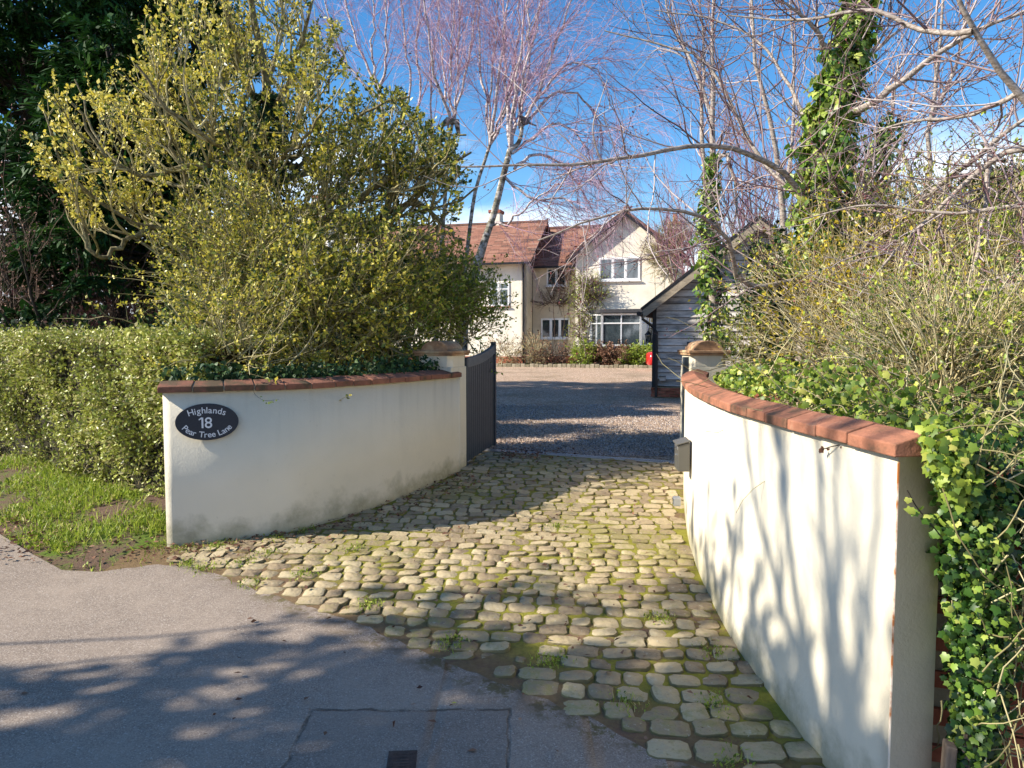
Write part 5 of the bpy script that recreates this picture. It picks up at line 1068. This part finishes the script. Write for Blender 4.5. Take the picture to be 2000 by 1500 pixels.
# long drooping outer curtain at right of birches, carried by one arching limb set
arch = [[(1000, 300, D0), (1080, 240, D0), (1130, 270, D0), (1165, 340, D0)], [(1005, 330, D0), (1050, 300, D0+.5), (1110, 330, D0+.8), (1150, 400, D0+1)], [(1018, 240, D0), (1100, 130, D0-.4), (1160, 130, D0-.6), (1195, 210, D0-.7)], [(985, 345, D0), (1040, 390, D0), (1100, 385, D0), (1130, 420, D0)], [(1015, 250, D0), (1090, 180, D0+1), (1150, 200, D0+1.3), (1180, 280, D0+1.5)], [(964, 440, D0), (1000, 430, D0-.3), (1040, 395, D0-.6), (1090, 360, D0-.8)]]
birch('weeping birch behind the pigeon tree with a curtain of hanging purple twigs', [[(908, 690, 21), (915, 600, 21), (942, 500, 21), (985, 345, 21)]], arch, [.07], rng, nside=14, droops=8)
# ------------------------------------------------------------------ right-hand trees
rng = np.random.default_rng(9)
T0 = 7.6
main = [(1570, 760, T0), (1572, 640, T0), (1592, 540, T0), (1606, 440, T0), (1610, 340, T0), (1624, 240, T0), (1638, 165, T0), (1658, 80, T0), (1674, 10, T0), (1690, -80, T0)]
CH = [main,
 [(1602, 440, T0), (1545, 352, 7.4), (1480, 305, 7.2), (1400, 284, 7.0), (1300, 292, 6.8), (1180, 316, 6.6), (1060, 322, 6.5), (900, 326, 6.4)],
 [(1580, 540, T0), (1455, 560, 7.3), (1420, 470, 7.0), (1370, 424, 6.8), (1300, 410, 6.7), (1230, 409, 6.6), (1130, 438, 6.5), (1050, 470, 6.5)],
 [(1622, 110, T0), (1600, 70, 7.5), (1565, 28, 7.4), (1500, -10, 7.3)],
 [(1625, 225, T0), (1700, 205, 7.2), (1770, 150, 6.9), (1890, 70, 6.6), (2040, 5, 6.3)],
 [(1590, 560, T0), (1640, 512, 7.2), (1720, 460, 6.9), (1820, 375, 6.6), (1900, 312, 6.3), (2040, 200, 6.0)],
 [(1590, 440, T0), (1660, 395, 7.2), (1740, 355, 7.0), (1800, 358, 6.8), (1828, 372, 6.6)],
 [(1605, 420, T0), (1500, 330, 8.2), (1430, 210, 8.4), (1380, 120, 8.5), (1300, 90, 8.6), (1180, 60, 8.7)],
 [(1610, 330, T0), (1560, 200, 8.4), (1490, 90, 8.8), (1400, 40, 9), (1280, 20, 9.1)],
 [(1625, 220, T0), (1720, 90, 8.1), (1830, 10, 8.6)]]
rt = [.085, .034, .030, .032, .044, .055, .025, .03, .03, .03]
baretree('cherry_tree', 'ivy-clad bare tree with long arching branches above the right wall', (P(*main[0])[0], T0, 0), CH, (m_bark_cherry, m_twig_cherry), rng, 22, (.5, 1.6), 7, (.15, .55), trop1=(0, 0, .035), wig=.11, r1=.010, r2=.0040, buds=m_bud, bsize=.017, rtab=rt, ang=.9, K=18, nbud=4)
ivy('ivy', 'thick bright green ivy sleeving the leaning trunk above the right wall', spl([P(*q) for q in main[2:]], 30), [.2, .18, .20, .17, .14, .12, .09], 5200, .075, [m_ivy], rng, tint=(.66, .25))
# a nearer cherry outside the right edge whose boughs cross the picture
C2 = [[(2300, 900, 5.2), (2250, 600, 5.2), (2180, 420, 5.2), (2080, 280, 5.2), (1990, 180, 5.2), (1900, 60, 5.1), (1850, -60, 5)],
 [(2230, 560, 5.2), (2080, 560, 5.0), (1940, 560, 4.9), (1800, 600, 4.9), (1700, 640, 5.0)],
 [(1935, 290, 5.9), (1925, 400, 5.7), (1905, 510, 5.5), (1865, 590, 5.4), (1770, 660, 5.3)],
 [(2180, 420, 5.2), (2040, 500, 5.0), (1960, 600, 4.8), (1900, 720, 4.7), (1800, 780, 4.7)],
 [(2080, 280, 5.2), (1960, 300, 5.5), (1840, 400, 5.7), (1740, 500, 5.8), (1660, 600, 5.9)],
 [(2180, 420, 5.2), (2000, 400, 5.4), (1860, 420, 5.6), (1700, 400, 5.8), (1560, 430, 6.0)],
 [(1990, 180, 5.2), (1880, 230, 5.6), (1760, 240, 5.9), (1650, 290, 6.1)],
 [(2250, 600, 5.2), (2100, 660, 5.0), (1980, 740, 4.8), (1900, 860, 4.6)],
 [(1900, 60, 5.1), (1800, 60, 5.4), (1700, 20, 5.6), (1560, 40, 5.9), (1420, 30, 6.1)]]
baretree('cherry_tree', 'bare tree leaning in from beyond the right edge with criss-cross boughs', (P(2300, 900, 5.2)[0], 5.2, 0), C2, (m_bark_cherry, m_twig_cherry), rng, 14, (.4, 1.2), 7, (.12, .45), trop1=(0, 0, .02), wig=.11, r1=.009, r2=.0035, buds=m_bud, bsize=.014, rtab=[.06, .022, .022, .024, .026, .022, .02, .02, .022], ang=.8, K=16, nbud=3)
# pale upright stems behind
U = [[(1400, 700, 12), (1392, 560, 12), (1384, 430, 12), (1392, 300, 12), (1390, 150, 12), (1396, -60, 12)], [(1384, 400, 12), (1370, 250, 12.3), (1375, 100, 12.5), (1362, -60, 12.6)], [(1392, 330, 12), (1420, 300, 11.8), (1440, 400, 11.8), (1430, 440, 11.8)],
     [(1392, 230, 12), (1350, 120, 12.2), (1310, 40, 12.4), (1290, -60, 12.5)]]
baretree('bare_tree', 'slim pale-barked tree with a little ivy, right of the house gable', (P(1400, 700, 12)[0], 12, 0), U, (m_bark_cherry, m_twig_cherry), rng, 16, (.8, 2.0), 7, (.2, .7), trop1=(0, 0, .05), r1=.014, r2=.006, rtab=[.085, .045, .04, .035], buds=m_bud, bsize=.02, nbud=2)
ivy('ivy', 'narrow strip of ivy climbing the slim pale tree beside the garage roof', spl([P(*q) for q in U[0][:4]], 26), [.2, .16, .13, .07], 1300, .10, [m_ivy], rng, T_IVYS, tint=(.6, .25))
U = [[(1520, 700, 10), (1530, 560, 10), (1532, 440, 10), (1522, 330, 10), (1498, 220, 10), (1474, 120, 10), (1466, -60, 10)], [(1528, 400, 10), (1545, 300, 10.4), (1550, 150, 10.8), (1540, -60, 11)]]
baretree('bare_tree', 'slim bare tree with white upper stem left of the thick ivy trunk', (P(1520, 700, 10)[0], 10, 0), U, (m_bark_cherry, m_twig_cherry), rng, 18, (.7, 1.8), 7, (.2, .6), trop1=(0, 0, .05), r1=.012, r2=.005, rtab=[.06, .03], buds=m_bud, bsize=.018, nbud=2)
U = [[(1790, 760, 9), (1800, 600, 9), (1806, 430, 9), (1820, 330, 9), (1815, 240, 9), (1832, 130, 9), (1845, -60, 9)], [(1806, 430, 9), (1770, 320, 9.2), (1740, 260, 9.3), (1755, 120, 9.4)], [(1815, 240, 9), (1870, 120, 9.3), (1890, -30, 9.5)]]
baretree('bare_tree', 'slim bare tree right of the thick ivy trunk under the crossing boughs', (P(1790, 760, 9)[0], 9, 0), U, (m_bark_cherry, m_twig_cherry), rng, 17, (.7, 1.7), 7, (.2, .6), trop1=(0, 0, .05), r1=.012, r2=.005, rtab=[.05, .035, .03], buds=m_bud, bsize=.018, nbud=2)
ivy('ivy', 'ivy on a leaning stem between the two right-hand bare trees', spl([P(1640, 520, 8.6), P(1690, 430, 8.6), P(1720, 300, 8.6), P(1745, 230, 8.6)], 24), [.16, .14, .12, .09], 900, .075, [m_ivy], rng, T_IVYS, tint=(.5, .25))
for lab, px, D, h in (('pink-budded tree behind the white-stemmed tree, right of centre', 1500, 24, 9), ('pink-hazed tree farther right behind the ivy-clad trunk', 1680, 26, 8.5), ('small pink-budded tree over the ridge of the garage', 1380, 27, 6.5)):
    p = P(px, 660, D); baretree('budding_tree', lab, (p[0], p[1], 0), stems_up((p[0], p[1], 0), 9, h, 2.4, rng, 10), (m_bark_cherry, m_twig_pink), rng, 20, (1., 2.6), 10, (.3, 1.0), r0=.06, r1=.018, r2=.007, trop1=(0, 0, .22), trop2=(0, 0, .2), K=10)
# right-hand understorey
rng = np.random.default_rng(13)
def ft(p, i, r): return .42+.32*r.normal(size=len(p))
bush('tangled_shrub', 'olive-green tangled shrub in front of the garage boards at right', 'shrub', [at_(1530, 680, 9, .25, .4, .3), at_(1580, 620, 9, .35, .5, .5), at_(1500, 730, 8.8, .22, .4, .15)], 330, 1, .035, 6, m_privet, rng, length=(.4, .9), tintf=ft, base=P(1530, 700, 9)[:2]+(0,), stemmat=m_stem_straw)
bush('forsythia', 'tangled forsythia with yellow flecks above the right-hand coping', 'shrub', [at_(1700, 640, 7, .4, .5, .4), at_(1640, 710, 6.6, .3, .4, .2), at_(1780, 690, 6.2, .4, .5, .3)], 420, 1, .034, 4, m_fors, rng, length=(.5, 1.1), stemmat=m_stem_straw, ntw=4, base=P(1700, 720, 7)[:2]+(0,), t0=.5)
bush('tangled_shrub', 'straw-stemmed thicket at the right edge above the ivy', 'shrub', [at_(1880, 640, 6.4, .5, .6, .5), at_(1960, 700, 5.8, .4, .5, .4), at_(1980, 520, 6.8, .45, .6, .5), at_(1780, 580, 7.2, .4, .6, .45)], 500, 1, .036, 5, m_privet, rng, length=(.5, 1.2), stemmat=m_stem_straw, tintf=ft, base=P(1900, 720, 6.2)[:2]+(0,))
conifer('olive-gold conifer at the right edge behind the thicket', 7.1, 10.0, 3.7, 1.4, rng, m_gold, nb=110, size=.11, nspr=20)
conifer('rounded olive conifer between the thicket and the tall right-hand boughs', 5.6, 11.0, 3.3, 1.2, rng, m_gold, nb=70, size=.11, nspr=20)
bush('evergreen_bush', 'dark evergreen shrub low in the gap behind the forsythia', 'bush', [at_(1640, 640, 8.6, .8, .6, .7), at_(1800, 620, 8.8, .9, .6, .8), at_(1900, 600, 8.5, .7, .5, .8)], 700, 1, .07, 8, m_ivyd, rng, length=(.4, .8), base=P(1700, 720, 8.6)[:2]+(0,), stemmat=m_twig_brown)
bush('bramble', 'low tangle of straw-coloured stems and small leaves just behind the ivy on the right coping', 'shrub', [(2.3, 4.6, 1.05, .3, .4, .18), (2.3, 4.1, 1.08, .35, .4, .2), (2.6, 3.9, 1.15, .45, .4, .25)], 620, 1, .026, 3, m_privet, rng, length=(.25, .7), stemmat=m_stem_straw, tintf=ft, base=(2.1, 4.6, -.2), tr=.004, scat=4)
# ivy over right coping and down the brick wall
rb = offs(rwl, .26)
ivymass('young yellow-green ivy spilling over the terracotta coping of the right wall', [(rb[k][0]+a, rb[k][1], z) for k, a, z in ((14, .05, 1.06), (24, .1, 1.10), (34, .12, 1.14), (44, .1, 1.16), (54, .12, 1.17), (64, .16, 1.14))], [.06, .10, .14, .17, .17, .17], 1700, .036, [m_ivyp], rng, (.45, .33), T_IVY, (-.4, -.5, .9), stems=60)
ivymass('pale green ivy bank sloping down behind the right-hand coping end', [(1.85, 4.3, .88), (2.05, 3.7, .90), (2.15, 3.2, .90), (2.25, 2.9, .88), (2.8, 3.1, .92)], [.26, .32, .34, .34, .28], 3000, .036, [m_ivyp], rng, (.42, .35), T_IVY, (-.2, -.5, .6), stems=160)
ivymass('deep green ivy curtain hanging over the brick wall at the right edge', [(1.60, 2.62, 1.02), (1.64, 2.58, .72), (1.68, 2.57, .40), (1.66, 2.58, .05), (1.66, 2.57, -.35)], [.13, .15, .13, .085, .05], 5200, .031, [m_ivy], rng, (.28, .34), T_IVY, (-.3, -1, .35), stems=200, xmin=1.55)
ivymass('shaded ivy mass filling the lower right beside the timber posts', [(1.98, 2.62, .98), (2.12, 2.62, .6), (2.14, 2.60, .35), (2.05, 2.58, .05)], [.24, .24, .22, .12], 7500, .032, [m_ivy], rng, (.22, .32), T_IVY, (-.2, -1, .35), stems=260, xmin=1.55)
ivymass('knot of young ivy wrapped over the very end of the terracotta coping', [(1.47, 2.545, 1.12), (1.50, 2.53, 1.03), (1.54, 2.52, .90)], [.06, .085, .07], 620, .036, [m_ivyp], rng, (.45, .3), T_IVY, (-.3, -1, .5), stems=14, xmin=1.42, gaps=False)
# sprigs hanging on the walls
def sprig(label, pts, D, n, size, mt, rng, ln=.005):
    path = spl([P(a, b, d) for (a, b), d in zip(pts, D)], 14); o = thing('ivy_sprig', label, 'sprig', tuple(path[0]))
    npmesh('stem', [tubes(path[None], np.full((1, 14), ln*.45), 5)], [m_bark_dark], o)
    i = rng.integers(1, 13, n); npmesh('leaves', [place(T_IVY, path[i]+.008*rng.normal(size=(n, 3)), -UP+.8*rng.normal(size=(n, 3)), np.array([-.5, -1, .2])+.4*rng.normal(size=(n, 3)), size*rng.uniform(.6, 1.2, n), .5+.25*rng.normal(size=n))], [mt], o, smooth=False)
sprig('ivy sprig reaching left across the white wall end', [(1840, 1050), (1815, 1020), (1790, 990), (1772, 958)], [2.5, 2.46, 2.45, 2.44], 9, .035, m_ivy, rng)
sprig('withered sprig dangling from the coping over the right wall', [(1680, 852), (1655, 866), (1625, 872), (1600, 880)], [2.95, 2.97, 3.02, 3.08], 9, .022, m_dead, rng)
sprig('thin tendril hanging straight down from the right coping', [(1416, 795), (1418, 820), (1417, 840), (1418, 856)], [4.55]*4, 3, .015, m_dead, rng, .003)
sprig('wispy tendril curling over the cream wall right of the sign', [(505, 748), (495, 765), (515, 782), (545, 780)], [5.62, 5.62, 5.64, 5.68], 7, .02, m_privet, rng, .003)
# ------------------------------------------------------------------ house climbers and bed shrubs
rng = np.random.default_rng(17)
def hb(px, py, yl, *r):
    x, z = H.to(px, py, yl); return H.world(x, yl, z)+r
bush('climber', 'greenish climber on the house wall left of the bay window', 'climber', [hb(1140, 600, -.12, .45, .12, 1.0), hb(1150, 560, -.12, .55, .12, .6), hb(1135, 650, -.12, .3, .12, .8), hb(1165, 580, -.15, .7, .12, .3)], 300, 1, .07, 2, m_privet, rng, stemmat=m_twig_brown, length=(.4, .9), tr=.012, tintf=lambda p, i, r: .3+.3*r.random(len(p)))
bush('climber', 'brown twiggy climber on the gable wall right of the upper window', 'climber', [hb(1300, 500, -.15, .9, .12, 1.1), hb(1320, 470, -.15, .6, .12, .7)], 420, 1, .06, 1, m_dead, rng, stemmat=m_twig_ol, length=(.5, 1.0), tr=.012)
bush('climber', 'thin brown creeper spread across the recessed wall between the windows', 'climber', [hb(1085, 590, 1.1, 1.2, .06, .4), hb(1110, 560, 1.1, .5, .06, 1.2)], 160, 1, .05, 1, m_dead, rng, stemmat=m_twig_brown, length=(.5, 1.1), tr=.011)
k = 0
for px, py, lab, mt, st, w, h, nl in ((985, 678, 'straw-brown bare shrub at the foot of the left wing', m_dead, m_stem_straw, .9, .8, 1), (1045, 678, 'yellowish bare shrub under the downpipes', m_dead, m_stem_straw, .8, .9, 1), (1080, 685, 'low spreading bare shrub under the small lower window', m_dead, m_twig_brown, .9, .5, 1), (1145, 688, 'rounded grey-green shrub left of the bay window', m_privet, m_twig_ol, .55, .5, 6), (1180, 692, 'reddish-leaved shrub below the bay window', m_dead, m_twig_brown, .55, .4, 6), (1215, 694, 'red and green shrub below the middle of the bay', m_dead, m_twig_ol, .5, .35, 6), (1243, 696, 'low green shrub at the right end of the bay', m_privet, m_twig_ol, .5, .35, 6), (1262, 690, 'dark green shrub beside the red car', m_privet, m_twig_ol, .4, .4, 6)):
    x, _ = H.to(px, py, -1.2); p = H.world(x, -1.2, 0)
    bush('flower_bed_shrub', lab, 'shrub', [(p[0], p[1], h*.8, w, .5, h)], 130 if nl > 1 else 90, 1, .09, nl, mt, rng, stemmat=st, length=(.3, .7), tr=.011, group='shrubs in the bed along the house', base=(p[0], p[1], .08), tintf=(lambda p_, i, r: .25+.3*r.random(len(p_))) if mt is m_privet else None)
# ------------------------------------------------------------------ trees across the lane, out of view, whose shadows fall on road and wall
rng = np.random.default_rng(23)
sunh = np.array([SUN_AZ[0], SUN_AZ[1]]); te = math.tan(SUN_EL)
def toward(x, y, z, d): return (x+sunh[0]*d, y+sunh[1]*d, z+te*d)
SHT = [(toward(-1.6, 2.95, -.4, 7.2), 1.5, 1.15, .75), (toward(-3.2, 2.7, -.4, 6.5), 1.5, 1.1, .7), (toward(-.2, 2.9, -.4, 7.6), 1.3, 1.2, .7), (toward(.5, 2.7, -.4, 8.0), 1.0, 1., .6), (toward(-4.8, 2.7, -.4, 6.0), 1.3, 1.2, .8)]
bl = [(*c, a, b_, h) for c, a, b_, h in SHT]
bush('laurel_tree', 'broad evergreen across the lane, its dappled shade lying on the tarmac', 'tree', bl, 560, 1, .11, 7, m_ivyd, rng, length=(.2, .6), base=(bl[0][0], bl[0][1], -.45), stemmat=m_twig_brown, tr=.012)
bt = toward(1.33, 3.05, -.75, 8.5); bz = bt[2]
def wp(y_, z_, d=8.5, dx=0):
    q = toward(1.3, y_, z_, d+dx); return q
Ls = [[(wp(3.0, -3.2)), wp(2.98, -1.2), wp(2.95, -.5), wp(3.0, .0), wp(3.1, .6), wp(3.2, 1.3)], [wp(2.96, -.6), wp(2.85, -.1), wp(2.75, .4), wp(2.72, 1.0), wp(2.7, 1.5), wp(2.7, 2)], [wp(2.97, -.4), wp(3.2, .0), wp(3.4, .4), wp(3.55, .9), wp(3.7, 1.5), wp(3.8, 2)],
      [wp(3.2, -.1), wp(3.45, .1), wp(3.8, .5), wp(4.0, .9), wp(4.2, 1.4), wp(4.3, 2)], [wp(2.9, -.3), wp(2.95, .3), wp(3.02, .8), wp(2.95, 1.3), wp(2.9, 1.7), wp(2.9, 2)]]
Ls = np.stack([spl(l, 14) for l in Ls])
Ls = np.concatenate([Ls, ])
root = np.array([[Ls[0][0][0], Ls[0][0][1], -.5], list(Ls[0][0])])
SH2 = [(toward(.3, 4.3, -.3, 8.3), .8, .7, .5), (toward(-.6, 4.0, -.3, 7.8), .8, .6, .5), (toward(1.0, 4.5, -.3, 8.6), .5, .6, .4)]
bush('sparse_tree', 'loosely leaved tree across the lane, flecking the setts with shade', 'tree', [(*c, a, b_, h) for c, a, b_, h in SH2], 34, 1, .11, 6, m_ivyd, rng, length=(.3, .8), base=(SH2[0][0][0], SH2[0][0][1], -.45), stemmat=m_twig_brown, tr=.02)
tk = np.stack([root[0]+(root[1]-root[0])*t for t in np.linspace(0, 1, 14)])[None]
def ex(o, allq): npmesh('lower_trunk', [tubes(tk, np.linspace(.16, .11, 14)[None], 8)], [m_bark_dark], o)
baretree('bare_tree', 'bare tree across the lane, its forked shadow falling on the right wall', (tk[0, 0, 0], tk[0, 0, 1], -.45), Ls, (m_bark_dark, m_twig_brown), rng, 15, (.4, 1.1), 6, (.15, .5), rtab=[.10, .045, .05, .04, .04], r1=.018, r2=.007, trop1=(0, 0, .25), trop2=(0, 0, .1), extra=ex)
